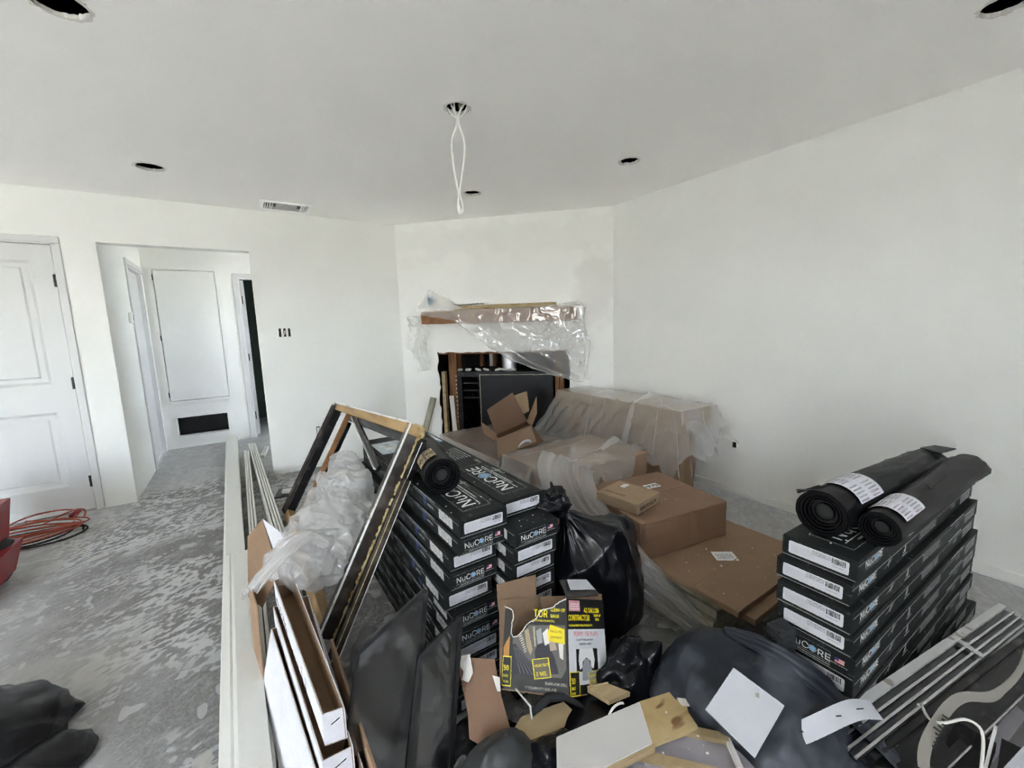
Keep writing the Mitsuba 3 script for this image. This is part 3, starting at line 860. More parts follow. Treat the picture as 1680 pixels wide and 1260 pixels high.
# big clear sheet over all of them
n1, n2 = 190, 230
gx, gy = np.meshgrid(np.linspace(1.34, 3.075, n1), np.linspace(1.42, 3.80, n2), indexing='ij')
qx = gx + .05 * (meshkit.fbm(np.stack([gx * 3, gy * 3, gx * 0], -1), 3, 4) - .5) * 2
qy = gy + .05 * (meshkit.fbm(np.stack([gx * 3, gy * 3, gx * 0 + 9], -1), 3, 5) - .5) * 2
bxs = [(2.535, 2.90, 1.735, 3.08, .726, 1.75), (1.53, 2.30, 2.56, 3.60, .357, 1.6), (1.455, 2.25, 1.80, 2.35, .483, 1.9)]
hh = tent(qx, qy, bxs, 1.6, .02)
hard = np.maximum.reduce([np.where((gx > b[0] - .02) & (gx < b[1] + .02) & (gy > b[2] - .02) & (gy < b[3] + .02), b[4], 0) for b in bxs])
free = np.clip((hh - hard - .004) / .05, 0, 1) * np.where(hard > 0, 1, 1)
P3 = np.stack([gx * 5, gy * 5, hh * 5], -1)
cr = .5 * ridge(P3 + meshkit.fbm(P3 * .6, 2, 2)[..., None] * 1.5, 12, 3) + 1.5 * (crumple(P3.reshape(-1, 3) / 5, 14, 4.0).reshape(gx.shape) - .3) + .8 * (crumple(P3.reshape(-1, 3) / 5, 15, 13).reshape(gx.shape) - .4)
flute = np.sin((gx * 1.0 + gy * 1.6) * 34 + 5 * meshkit.fbm(P3 * .5, 2, 8))
onbox = np.maximum.reduce([np.where((gx > b[0]) & (gx < b[1]) & (gy > b[2]) & (gy < b[3]), 1, 0) for b in bxs])
hh = np.maximum(hh + (1 - onbox) * (.030 * (cr - .35) + .009 * flute) + onbox * .016 * np.clip(cr - .35, 0, 1), hard + .004)
ex = np.where(onbox > 0, 0, 1)
gx2 = gx + ex * .016 * (meshkit.noise(P3 * 1.7, 21) - .5) * 2
gy2 = gy + ex * .016 * (meshkit.noise(P3 * 1.7, 22) - .5) * 2
S = np.stack([np.minimum(gx2, 3.078), gy2, np.maximum(hh, .012)], -1)
# ragged outline: the near end hangs short of the floor, the left end stops over the covered carton
edge = 1.55 + .05 * np.sin(gx * 9) + .10 * meshkit.fbm(np.stack([gx * 4, gx * 0, gx * 0], -1), 3, 3) + np.where(gx < 2.3, .13, 0) + np.where((gx > 1.75) & (gx < 2.3), .05, 0)
keep = (S[..., 0] + S[..., 1] < 5.955) & (gy > edge) & (S[..., 2] > .022 + .10 * meshkit.noise(P3, 40)) & ~((gx > 2.93) & (S[..., 2] < .20 + .2 * meshkit.noise(np.stack([gy * 6, gy * 0, gy * 0], -1), 7)))


def trimmed(S, keep):
    m = grid_mesh(S)
    kk = keep.reshape(-1)
    m.update_faces(kk[m.faces].all(1)); m.remove_unreferenced_vertices()
    return m


k = thing('plastic_sheet', 'large clear plastic sheet draped over the cartons along the right wall', 'plastic sheet')
part(k, 'drape', trimmed(S, keep), 'film', True)
from scipy.interpolate import RegularGridInterpolator
zi = RegularGridInterpolator((np.linspace(1.34, 3.075, n1), np.linspace(1.42, 3.80, n2)), S[..., 2], bounds_error=False, fill_value=None)
for xa, ya, xb, yb, w_ in ((2.84, 2.95, 2.05, 2.75, .03), (2.80, 2.72, 2.10, 2.42, .055), (2.86, 2.50, 2.28, 2.36, .02), (2.88, 2.30, 1.98, 1.98, .09), (2.80, 2.12, 2.30, 1.80, .025), (2.60, 1.95, 2.36, 1.62, .03), (2.56, 1.76, 2.42, 1.58, .02),
                           (2.86, 1.95, 2.70, 1.58, .03), (2.92, 2.40, 3.05, 2.36, .03), (2.92, 1.90, 3.03, 1.86, .04), (2.40, 3.00, 1.62, 2.90, .03), (2.20, 3.4, 1.60, 2.62, .025), (2.10, 2.25, 1.50, 2.20, .04), (2.15, 2.05, 1.48, 1.90, .05), (1.75, 2.33, 1.55, 1.84, .03), (2.00, 2.62, 1.45, 2.56, .025)):
    tq = np.linspace(0, 1, 40)
    px_ = xa + (xb - xa) * tq + .02 * np.sin(tq * 7 + xa * 9); py_ = ya + (yb - ya) * tq + .02 * np.sin(tq * 5 + ya * 7)
    tg = A([xb - xa, yb - ya, 0]); tg /= np.linalg.norm(tg); nr = A([-tg[1], tg[0], 0])
    uu = np.linspace(-1, 1, 7)
    ww = w_ * (.30 if w_ < .08 else .9) * (.25 + .75 * np.abs(np.sin(tq * 4.3 + xa * 5)))
    X_ = px_[:, None] + nr[0] * uu[None] * ww[:, None] / 2; Y_ = py_[:, None] + nr[1] * uu[None] * ww[:, None] / 2
    Z_ = zi(np.stack([X_, Y_], -1)) + .006 + .35 * ww[:, None] * (1 - uu[None] ** 2)
    part(k, 'pleat', grid_mesh(np.stack([X_, Y_, Z_], -1)), 'film_milky', True)

# its gathered tail running down past the big carton
pa = smooth_path([[1.66, 1.93, .500], [1.52, 1.80, .505], [1.40, 1.60, .465], [1.345, 1.36, .38], [1.385, 1.16, .27], [1.47, 1.00, .13], [1.53, .90, .05]], 90)
wd = smooth_path([[.36, 0, 0], [.34, 0, 0], [.25, 0, 0], [.20, 0, 0], [.18, 0, 0], [.16, 0, 0], [.10, 0, 0]], 90)[:, 0]
tt = np.gradient(pa, axis=0); tt /= np.linalg.norm(tt, axis=1, keepdims=True)
sd = np.cross(tt, [-.3, -.5, .8]); sd /= np.linalg.norm(sd, axis=1, keepdims=True)
nn = np.cross(sd, tt)
u = np.linspace(-1, 1, 56)
fold = (1.05 - u[None, :] ** 2) * .020 * np.abs(np.sin(u[None, :] * 7 + np.linspace(0, 2.5, 90)[:, None])) + (1.05 - u[None, :] ** 2) * .012 * np.sin(u[None, :] * 19 + 1 + np.linspace(0, -2, 90)[:, None]) + .035 * (1 - u[None, :] ** 2)
fold = fold * (.35 + .45 * np.linspace(.3, 1, 90)[:, None])
S = pa[:, None] + sd[:, None] * (u[None, :, None] * wd[:, None, None] / 2) + nn[:, None] * fold[..., None]
S += .016 * (crumple(S.reshape(-1, 3), 5, 7).reshape(S.shape[:2])[..., None] - .5)
k = solid('plastic_tail', grid_mesh(S), 'film_milky', 'gathered end of the clear plastic sheet trailing down in front of the big carton', 'plastic sheet', smooth=True)

# open carton lying on the covered low carton
k = thing('open_carton', 'open brown cardboard box with raised flaps lying on the plastic', 'cardboard box')
FL, FR, BR_, BL_ = A([1.49, 2.52, .545]), A([1.784, 2.50, .611]), A([1.92, 2.74, .575]), A([1.63, 2.76, .51])
dn = A([.16, .06, -.165])
th = .004


def panel(a, b, c, d, t=th): return slab([a, b, c, d], t)


part(k, 'front_panel', panel(FL, FR, FR + dn, FL + dn), 'cardboard')
part(k, 'side_panel', panel(FR, BR_, BR_ + dn, FR + dn), 'cardboard')
part(k, 'side_panel', panel(FL, BL_, BL_ + dn, FL + dn), 'cardboard_red')
part(k, 'back_panel', panel(BL_, BR_, BR_ + dn, BL_ + dn), 'cardboard_red')
part(k, 'bottom_panel', panel(FL + dn, FR + dn, BR_ + dn, BL_ + dn), 'cardboard')
part(k, 'flap', panel(FL, FR, A([1.765, 2.41, .500]), A([1.433, 2.41, .452])), 'cardboard', label='folded down front flap')
part(k, 'flap', panel(BL_, BR_, A([1.824, 2.80, .817]), A([1.585, 2.81, .705])), 'cardboard_red', label='tall raised back flap')
part(k, 'flap', panel(FL, BL_, A([1.47, 2.68, .66]), A([1.36, 2.50, .60])), 'cardboard', label='left flap')
part(k, 'flap', panel(FR, BR_, A([2.02, 2.75, .77]), A([1.85, 2.50, .690])), 'cardboard', label='right flap')
part(k, 'flap', panel(BR_ + A([-.05, .05, .03]), BR_ + A([.03, .01, .09]), A([2.03, 2.89, .79]), A([1.90, 2.92, .77])), 'cardboard_tan', label='small back flap')
P = Paint()
MS = frame(FR + A([.02, -.004, -.02]), BR_ - FR, dn)
nrm = np.cross(BR_ - FR, dn); nrm /= np.linalg.norm(nrm)
MS = np.eye(4); ax_ = (BR_ - FR) / np.linalg.norm(BR_ - FR); ay_ = -dn / np.linalg.norm(dn); ay_ = ay_ - ax_ * (ax_ @ ay_); ay_ /= np.linalg.norm(ay_)
az_ = np.cross(ax_, ay_)
if az_ @ A([0.3, -1, 0]) < 0: az_ = -az_
for off in (.07, .18):
    MS = np.eye(4); MS[:3, 0], MS[:3, 1], MS[:3, 2], MS[:3, 3] = ax_, ay_, az_, FR + ax_ * off + dn * .45 + az_ * .0045
    P.add(extr(ring(.018, .032), .0008), [.10, .11, .38], MS); P.rect(-.004, .004, -.05, .05, [.10, .11, .38], MS, .0008)
m, c = P.mesh()
part(k, 'print', m, 'printed', color=c, label='blue printed marks', kind='stuff')
part(k, 'torn_paper', ribbon([A([1.60, 2.405, .492]), A([1.64, 2.40, .525]), A([1.68, 2.40, .530]), A([1.715, 2.40, .512])], [[.1, .1, 1]], .018, .002, 16), 'white_sheet', label='white torn paper edge')

# taped big carton, small carton on it, flat cartons in front
k = thing('taped_carton', 'big brown cardboard carton with shiny tape, small carton on top', 'cardboard box')
MB = frame([1.455, 1.195, .2535], [.985, -.17, 0], [.17, .985, 0])
BWD, BDP, BHT = .555, .50, .185
m = bx(0, BWD, 0, BDP, 0, BHT, .006)
m = m.subdivide_to_size(.05) if hasattr(m, 'subdivide_to_size') else m
v = m.vertices; v += .006 * (meshkit.noise(v * 9, 3)[:, None] - .5); 
part(k, 'body', at(m, MB), 'cardboard_red')
part(k, 'lid_seam', at(cat_([bx(.008, BWD - .008, BDP / 2 - .002, BDP / 2 + .002, BHT - .001, BHT + .0035)]), MB), 'cardboard')
part(k, 'open_corner', at(slab([[.0, -.004, BHT + .002], [.0, BDP * .75, BHT + .004], [.022, BDP * .75, BHT + .004], [.035, -.002, BHT + .002]], .003), MB), 'cardboard')
part(k, 'tape', at(bx(BWD * .55, BWD * .62, -.0050, .0, .05, BHT + .001, .0005), MB), mat('packing_tape', [.215, .13, .085], 0.15, 0.7), label='shiny clear packing tape')
part(k, 'tape', at(bx(.02, .22, -.0050, .0, .11, .165, .0005), MB), 'packing_tape', label='shiny clear packing tape')
P = Paint(); P.rect(.31, .40, .30, .35, WHT, None, .0006); P.lines(.315, .395, .308, .342, 3, DRK, None, .0009, .6)
m, c = P.mesh(); m.apply_translation([0, 0, BHT + .0035])
part(k, 'label', at(m, MB), 'printed', color=c, label='white bar code label', kind='stuff')
k = thing('small_carton', 'small tan carton with black lettering on top of the big taped carton', 'cardboard box')
MK = frame([1.475, 1.335, .445], [.62, -.45, 0], [.45, .62, 0])
MK = frame([1.505, 1.255, .4445], [.985, .17, 0], [-.17, .985, 0])
part(k, 'body', at(bx(0, .21, 0, .235, 0, .052, .002), MK), 'cardboard_tan')
part(k, 'lid_edge', at(bx(-.001, .211, -.001, .236, .046, .0535, .001), MK), 'cardboard_tan')
P = Paint(); P.text('MACKSION', .02, .013, .020, DRK, MK @ MFRONT @ trimesh.transformations.translation_matrix([0, 0, .0012]))
P.text('MACKSION', .02, .010, .015, DRK, MK @ trimesh.transformations.translation_matrix([.03, .235, .0536]) @ trimesh.transformations.rotation_matrix(-math.pi / 2, [0, 0, 1]))
P.rect(.14, .19, .16, .185, WHT, MK @ trimesh.transformations.translation_matrix([0, 0, .0536])); P.lines(.145, .185, .164, .181, 3, LGT, MK @ trimesh.transformations.translation_matrix([0, 0, .0538]))
m, c = P.mesh(); part(k, 'lettering', m, 'printed', color=c, label='black lettering and white label', kind='stuff')
FT = 'flat cartons lying below the big taped carton'
k = thing('flat_box', 'upper flat brown carton with square white label below the big taped carton', 'carton', FT)
part(k, 'body', at(bx(0, .68, 0, .62, 0, .026, .002), frame([1.487, .757, .2265], [1, .0, 0], [0, 1, 0])), 'cardboard')
part(k, 'crease', bx(1.50, 2.16, .952, .957, .2520, .2532), 'cardboard')
P = Paint(); ML = frame([1.75, 1.00, .2526], [.80, -.6, 0], [.6, .80, 0]); P.rect(0, .10, 0, .075, [.74, .74, .74], ML); P.lines(.01, .09, .015, .06, 4, LGT, ML, .0008, .4)
m, c = P.mesh(); part(k, 'label', m, 'printed', color=c, label='white shipping label', kind='stuff')
part(k, 'edge_mark', cat_([bx(1.4855, 1.488, y0, y0 + .02, .232, .247) for y0 in (.80, .825, .86, .875)]), 'cardboard', kind='stuff')
k = thing('flat_box', 'lower flat brown carton sticking out under the labelled one', 'carton', FT)
part(k, 'body', at(bx(0, .68, 0, .62, 0, .026, .002), frame([1.53, .715, .1998], [1, .012, 0], [-.012, 1, 0])), 'cardboard')
part(k, 'crease', at(bx(.01, .66, .195, .20, .0258, .0268), frame([1.53, .715, .1998], [1, .012, 0], [-.012, 1, 0])), 'cardboard')
WPL = 'wooden boards stacked under the flat cartons'
for i in range(5):
    k = thing('wood_board', f'brown wooden board, {ORD[i]} of the stack under the flat cartons', 'board', WPL)
    part(k, 'plank', bx(1.50 + rng.uniform(0, .06), 2.10, .86 + rng.uniform(0, .03), 1.32, .160 - .039 * i, .198 - .039 * i, .002), 'grey_wood')

# ------------------------------------------------------------------ black plastic rolls


def roll(k, a, b, r0, r1, seed, flat=.0, lab=None, tail=True, labc=None):
    a, b = A(a, float), A(b, float)
    L = np.linalg.norm(b - a); n = 70; ns = 48
    t = np.linspace(0, 1, n); g = np.linspace(0, 2 * np.pi, ns, endpoint=False)
    M = frame(a, b - a, [0, 0, 1] - 0 * a); M[:3, 1] = np.cross(M[:3, 2], M[:3, 0])
    x = (b - a) / L; z = A([0, 0, 1.0]) - x * x[2]; z /= np.linalg.norm(z); y = np.cross(z, x)
    rr = r0 + (r1 - r0) * t ** 1.5
    wr_ = .006 * (ridge(np.stack([np.repeat(t[:, None] * L * 7, ns, 1), np.cos(g)[None] * 1.3 + t[:, None] * 0, np.sin(g)[None] * 1.3 + t[:, None] * 0], -1) + seed, seed, 3) - .3) * (.25 + 1.5 * t[:, None])
    R_ = rr[:, None] + wr_
    fl = 1 - flat * np.clip((t - .45) / .55, 0, 1)
    V = a + x * (t * L)[:, None, None] + y * (R_ * np.cos(g)[None] * (2 - fl[:, None]))[..., None] + z * (R_ * np.sin(g)[None] * fl[:, None] - (1 - fl[:, None]) * rr[:, None])[..., None]
    V[:, :, :] += 0
    m = tm(V.reshape(-1, 3), [[i * ns + j, (i + 1) * ns + j, (i + 1) * ns + (j + 1) % ns, i * ns + (j + 1) % ns] for i in range(n - 1) for j in range(ns)])
    part(k, 'sleeve', m, 'black_roll', True)
    # wound layers at the near end, and the closed far end
    lay = []
    for i, f in enumerate((.98, .86, .72, .58, .40)):
        lay.append(trimesh.creation.annulus(r_min=r0 * f * .90, r_max=r0 * f, height=.02, sections=36))
        lay[-1].apply_transform(np.column_stack([np.r_[y, 0], np.r_[z, 0], np.r_[x, 0], np.r_[a + x * (.010 + .004 * i), 1]]))
    part(k, 'wound_end', cat_(lay), 'black_roll', 40, kind='stuff')
    cap = trimesh.creation.cylinder(radius=r0 * .97, height=.004, sections=36); cap.apply_transform(np.column_stack([np.r_[y, 0], np.r_[z, 0], np.r_[x, 0], np.r_[a + x * .03, 1]]))
    cap2 = at(cap, np.column_stack([np.r_[x, 0], np.r_[y, 0], np.r_[z, 0], [0, 0, 0, 1]]) * 0 + np.eye(4))
    part(k, 'core', cap, 'plain_black')
    ec = [V[-1].mean(0) + x * .01]; ve = np.vstack([V[-1], ec]); part(k, 'far_end', tm(ve, [[j, (j + 1) % ns, ns] for j in range(ns)]), 'black_roll')
    if lab:
        t0, t1, g0, g1 = lab
        gg, ttv = np.linspace(g0, g1, 20), np.linspace(t0, t1, 6)
        rl = np.interp(ttv, t, rr) + .0048
        Lp = a + x * (ttv * L)[:, None, None] + y * (rl[:, None] * np.cos(gg)[None])[..., None] + z * (rl[:, None] * np.sin(gg)[None])[..., None]
        part(k, 'label', thick(Lp, .0004), labc or 'white_sheet', True, label='printed paper label')
        P = Paint()
        for q in range(11):
            if q == 5: continue
            for c0, c1 in ((.06, .46), (.54, .95)):
                ga, gb = g0 + (g1 - g0) * (q + .2) / 11, g0 + (g1 - g0) * (q + .62) / 11
                cc = .06 + rng.uniform(0, .05)
                tq = np.linspace(t0 + (t1 - t0) * c0, t0 + (t1 - t0) * (c1 - cc), 3)
                rq = np.interp(tq, t, rr) + .0056
                gq = np.linspace(ga, gb, 2)
                Lq = a + x * (tq * L)[:, None, None] + y * (rq[:, None] * np.cos(gq)[None])[..., None] + z * (rq[:, None] * np.sin(gq)[None])[..., None]
                P.add(grid_mesh(Lq), [.30, .30, .31] if labc is None else [.45, .36, .18])
        m, c = P.mesh(); part(k, 'label_text', m, 'printed', color=c, kind='stuff')
    return x, y, z


RG = 'black rolls of plastic bags'
k = thing('bag_roll', 'black plastic roll with white label, larger of the two on the right carton stack', 'plastic roll', RG)
roll(k, [1.395, .487, .776], [2.28, .445, .768], .068, .058, 5, .12, (.10, .28, 1.0, 2.7))
part(k, 'loose_edge', cat_([tube([[1.46, .500, .843], [1.40, .52, .838], [1.372, .545, .836]], .003, 6, 12), tube([[1.45, .515, .840], [1.38, .545, .826]], .003, 6, 12)]), 'black_roll')
part(k, 'loose_flap', slab([[2.20, .40, .826], [2.33, .38, .822], [2.32, .44, .826], [2.22, .46, .828]], .004), 'black_roll')
k = thing('bag_roll', 'thinner black plastic roll with white label, nearer one on the right carton stack', 'plastic roll', RG)
roll(k, [1.455, .368, .757], [2.36, .350, .757], .049, .052, 9, .12, (.05, .22, .7, 2.6))
part(k, 'loose_flap', slab([[1.78, .335, .806], [1.86, .37, .809], [2.15, .375, .811], [1.98, .335, .809]], .003), 'black_roll')
k = thing('bag_roll', 'black plastic roll lying on the middle carton stack beside the window frames', 'plastic roll', RG)
roll(k, [.600, 1.425, .796], [.735, 2.10, .784], .069, .058, 13, .15, (.07, .24, .30, 1.45), labc=mat('dark_label', [.09, .07, .05], 0.3))
part(k, 'strap', bar([.70, 1.85, .862], [.745, 1.70, .80], .028, .004, (0.2, .3, 1)), 'black_metal')

# ------------------------------------------------------------------ rubbish bags
k = thing('trash_bag', 'tall black rubbish bag tied in a knot beside the middle carton stack', 'trash bag', 'black rubbish bags')
part(k, 'sack', bag_mesh([1.165, 1.215, .26], [.225, .20, .30], 3, .035, 0, (9, 9, 3), tip=([-.42, .05, 1], .24)), 'black_bag', True)
part(k, 'knot', bag_mesh([.975, 1.235, .662], [.055, .05, .055], 5, .03, None, (22, 22, 22), 4), 'black_bag', True)
pa = smooth_path([[1.14, .62, .430], [1.20, .50, .418], [1.28, .40, .345], [1.36, .30, .235], [1.44, .22, .10]], 60)
u = np.linspace(-1, 1, 60)
wd = .03 + .31 * np.linspace(0, 1, 60) ** .7
S = pa[:, None] + A([.62, .70, -.10])[None, None] * (u[None, :, None] * wd[:, None, None] * .55)
fl = np.linspace(.15, 1, 60)[:, None] * (.020 * np.abs(np.sin(u * 6.5 + 1))[None] + .010 * np.sin(u * 17)[None] - .085 * np.abs(u[None]) ** 2.2)
S[..., 2] += fl; S += .010 * (crumple(S.reshape(-1, 3), 77, 6).reshape(60, 60)[..., None] - .5)
S[..., 2] = np.maximum(S[..., 2], .01)
skirt_ = grid_mesh(S)
k = thing('trash_bag', 'large dusty black rubbish bag in front of the right carton stack', 'trash bag', 'black rubbish bags')
part(k, 'sack', bag_mesh([1.10, .53, .18], [.24, .27, .255], 8, .016, 0, (4, 11, 4), big=.2), 'dusty_bag', True)
part(k, 'loose_skirt', skirt_, 'dusty_bag', True)
k = thing('trash_bag', 'small shiny black rubbish bag right of the contractor bag box', 'trash bag', 'black rubbish bags')
part(k, 'sack', bag_mesh([.925, .80, .23], [.115, .09, .125], 15, .03, None, (14, 14, 14), 4), 'black_bag', True)
k = thing('trash_bag', 'black rubbish bag spread between the dusty bag and the aluminium rails', 'trash bag', 'black rubbish bags')
part(k, 'sack', bag_mesh([1.28, .30, .07], [.32, .16, .17], 21, .022, 0, (4, 16, 8)), 'dusty_bag', True)
k = thing('trash_bag', 'black rubbish bag under the pile of broken boards', 'trash bag', 'black rubbish bags')
part(k, 'sack', bag_mesh([.70, .70, .10], [.30, .24, .19], 26, .02, 0), 'black_bag', True)
k = thing('trash_bag', 'flattened black plastic bag on the bare floor at the left', 'trash bag', 'black rubbish bags')
m = bag_mesh([-.98, 1.95, .02], [.36, .30, .13], 31, .035, 0, (3, 6, 4))
m2 = bag_mesh([-.76, 1.78, .0], [.22, .14, .07], 33, .03, 0, (5, 3, 4), 4)
part(k, 'sack', m, 'black_bag', True); part(k, 'loose_end', m2, 'black_bag', True)
k = thing('trash_bag', 'added flat black bag darkening the floor below the torn cardboard scrap', 'trash bag', 'black rubbish bags')
part(k, 'sack', bag_mesh([.50, 1.00, .02], [.16, .13, .10], 44, .02, 0, (8, 8, 8), 4), 'black_bag', True)  # added bag, put here to darken the floor under the pile
k = thing('trash_bag', 'dull dark grey plastic bag at the bottom of the pile', 'trash bag', 'black rubbish bags')
part(k, 'sack', bag_mesh([.46, .80, .13], [.13, .105, .165], 37, .02, 0, (5, 12, 5)), 'grey_bag', True)
part(k, 'neck', bag_mesh([.585, .715, .255], [.06, .04, .065], 39, .03, None, (14, 14, 14), 4), 'black_bag', True)
k = solid('crumpled_plastic', bag_mesh([.40, .93, .07], [.06, .05, .09], 41, .05, 0, (16, 16, 16), 4), 'film_milky', 'small crumple of clear plastic behind the smoked glass panes', 'plastic', smooth=True)
k = solid('grey_plastic', bag_mesh([.335, 1.50, .03], [.10, .27, .10], 47, .03, 0, (8, 6, 8)), 'grey_film', 'grey plastic on the floor between the window frames and the glass panes', 'plastic bag', smooth=True)  # grey plastic, also laid here to fill in dark on the pale floor
k = solid('clear_bag', bag_mesh([1.20, .95, .04], [.20, .13, .12], 43, .03, 0, (6, 10, 6)), mat('grey_film', [.10, .10, .095], 0.3, 0.5), 'greyish plastic bag lying behind the small shiny bag', 'plastic bag', smooth=True)
k = thing('foam_block', 'black foam block against the end of the right carton stack', 'foam block')
MFo = frame([1.222, .50, .355], [.86, -.35, .12], [.35, .86, .1])
m = bx(0, .06, 0, .055, 0, .105, .006).subdivide_to_size(.012) if hasattr(trimesh.Trimesh, 'subdivide_to_size') else bx(0, .06, 0, .055, 0, .105, .006)
m.vertices += .004 * (meshkit.noise(m.vertices * 160, 3)[:, None] - .5)
part(k, 'block', at(m, MFo), 'black_foam')

# ------------------------------------------------------------------ old window frames leaning on the middle stack
BRf, df, rf = A([.147, 1.619, .200]), A([.497, .076, .864]), A([.007, .996, -.092])
nf = np.cross(rf, df); nf /= np.linalg.norm(nf)          # away from the camera side, under the frame
if nf[0] < 0: nf = -nf
aF, bF = .88, 1.829


def FP(r, d, n=0.0): return BRf + rf * r + df * d + nf * n


def fbar(r0, d0, r1, d1, w, h, n=0.0, b=.002):
    """Bar between two points of the frame's plane: w in the plane, h along nf, top face at depth n."""
    p, q = FP(r0, d0, n + h / 2), FP(r1, d1, n + h / 2)
    L = np.linalg.norm(q - p)
    return at(bx(0, L, -w / 2, w / 2, -h / 2, h / 2, b), frame(p, q - p, np.cross(nf, q - p)))


k = thing('window_frame', 'old dark window frame with torn yellow foam leaning on the middle carton stack', 'window frame', 'old window frames')
part(k, 'stile', fbar(.03, 0, .03, aF, .06, .052), 'brown_metal', label='near stile')
part(k, 'edge_strip', fbar(.004, 0, .004, aF, .008, .006, -.004), 'white_metal', label='white painted edge')
part(k, 'edge_strip', fbar(.014, 0.01, .014, aF, .004, .005, -.004), 'white_metal')
fo = []
for i in range(60):
    t0 = .02 + i * .0145
    if rng.uniform() < .85: fo.append(at(bx(-.008, .008, -.007 - rng.uniform(0, .006), .006, -.012, .014, .003), frame(FP(.002, t0, .060 + rng.uniform(-.003, .003)), df, rf)))
part(k, 'foam', cat_(fo), 'foam_yellow', label='torn yellow foam', kind='stuff')
part(k, 'stile', fbar(bF - .06, 0, bF - .06, aF, .12, .055), 'black_metal', label='far stile with tracks')
for rr_ in (bF - .10, bF - .065, bF - .02): part(k, 'track', fbar(rr_, 0.01, rr_, aF - .02, .008, .020, -.018), 'brown_metal')
part(k, 'rail', fbar(0, aF - .025, bF, aF - .025, .05, .05), 'frame_tan', label='tan upper rail')
part(k, 'edge_strip', fbar(0, aF, bF, aF, .010, .020, -.006), 'white_metal', label='white edge of the upper rail')
fo = []
for i in range(75):
    t0 = .01 + i * .0242
    hgt = rng.uniform(.010, .035)
    fo.append(at(bx(-.013, .013, -.016, .016 + rng.uniform(0, .01), 0, hgt, .004), frame(FP(t0, aF + .004 + .004 * rng.standard_normal(), .02), rf, -nf) if False else frame(FP(t0, aF + .004, .028), rf, nf)))
part(k, 'foam', cat_(fo), 'foam_yellow', label='ragged foam along the top', kind='stuff')
part(k, 'rail', fbar(.05, .02, bF, .02, .05, .05), 'frame_tan', label='tan lower rail')
part(k, 'mullion', fbar(bF * .72, .03, bF * .72, aF - .04, .022, .030, .012), 'mantel_wood', label='thin wooden mullion')
P = Paint(); MT = frame(FP(-.0006, .30, .014), df, -nf); MT = frame(FP(.0295, .0, -.0005), df, -rf)
m, c = (lambda P_: (P_.text('PolyW', .42, -.010, .018, [.35, .33, .30], MT), P_.mesh())[1])(P)
part(k, 'lettering', m, 'printed', color=c, kind='stuff')
k = thing('window_frame', 'second black window frame right behind the foam edged one', 'window frame', 'old window frames')
part(k, 'stile', fbar(-.03, -.16, -.03, aF - .06, .05, .026, .052), 'black_metal')
part(k, 'stile', fbar(bF * .76, -.02, bF * .76, aF - .10, .045, .026, .058), 'black_metal')
part(k, 'rail', fbar(-.03, aF - .07, bF * .76, aF - .07, .045, .026, .058), 'black_metal')
part(k, 'rail', fbar(0, -.14, bF * .76, -.02, .045, .026, .058), 'black_metal')
part(k, 'edge_strip', fbar(-.056, -.16, -.056, aF - .06, .004, .004, .052), 'white_metal', label='thin white edge')
part(k, 'diagonal_bar', bar(FP(bF * .70, aF - .05, .06), FP(.30, aF * .72, .045), .03, .016, -nf), 'black_metal', label='loose black bar with white edge')
part(k, 'edge_strip', bar(FP(bF * .70 + .01, aF - .06, .05), FP(.31, aF * .71, .035), .005, .018, -nf), 'white_metal', label='white edge')
k = thing('window_frame', 'narrow brown window frame part nearest the glass panes', 'window frame', 'old window frames')
part(k, 'stile', fbar(-.095, -.20, -.075, aF - .22, .030, .022, .036), 'brown_metal')
part(k, 'edge_strip', fbar(-.111, -.20, -.091, aF - .22, .004, .004, .057), 'white_metal', label='white edge')
part(k, 'edge_strip', fbar(-.108, -.20, -.088, aF - .22, .004, .005, .036), 'foam_yellow', label='yellow foam edge')
k = thing('dark_plate', 'small dark metal plate lying on the floor beside the frames', 'metal plate')
part(k, 'plate', at(bx(0, .17, 0, .20, .001, .012, .002), frame([.125, 3.83, 0], [.97, -.22, 0], [.22, .97, 0])), 'black_metal')
part(k, 'bracket', at(bx(.04, .13, .05, .15, .010, .025, .003), frame([.125, 3.83, 0], [.97, -.22, 0], [.22, .97, 0])), 'white_metal')

# clear plastic stuffed through the frame
hp = []
for i, (c0, r0_) in enumerate((([.345, 2.05, .50], [.155, .24, .17]), ([.20, 1.86, .45], [.15, .22, .13]), ([.10, 1.77, .465], [.10, .15, .075]), ([.41, 2.22, .60], [.09, .14, .12]))):
    m = trimesh.creation.icosphere(subdivisions=5)
    q = m.vertices * A(r0_)
    w = crumple(q, 50 + i * 3, 4.2, 7) - .5
    w2 = crumple(q + .10 * w[:, None], 90 + i, 11, 8) - .5
    fl = ridge((q @ A([[.8, .5, .3], [-.5, .8, .2], [.2, -.3, .9]])) * A([4, 13, 10]) + i + .8 * w[:, None], 60 + i, 3)
    hp.append(tm(q * (1 + 1.15 * w + .34 * w2 + .34 * (fl - .35))[:, None] + A(c0), m.faces))
k = thing('plastic_film', 'crumpled heap of clear plastic film spilling through the old window frame', 'plastic film')
for m in hp: part(k, 'fold', m, 'film_milky', True)
pa = smooth_path([[.16, 1.78, .53], [.06, 1.70, .52], [.00, 1.66, .49], [-.055, 1.62, .455]], 30)
u = np.linspace(-1, 1, 22)
wd = np.linspace(.16, .13, 30)
S = pa[:, None] + A([.35, -.55, .3])[None, None] * (u[None, :, None] * wd[:, None, None] * .6) + A([0, .3, 1])[None, None] * (.014 * np.sin(u * 15)[None, :, None] + .02 * (1 - u ** 2)[None, :, None])
part(k, 'twisted_end', grid_mesh(S + .012 * (meshkit.noise(S * 30, 6)[..., None] - .5)), 'film_milky', True)

# smoked glass panes with black edges


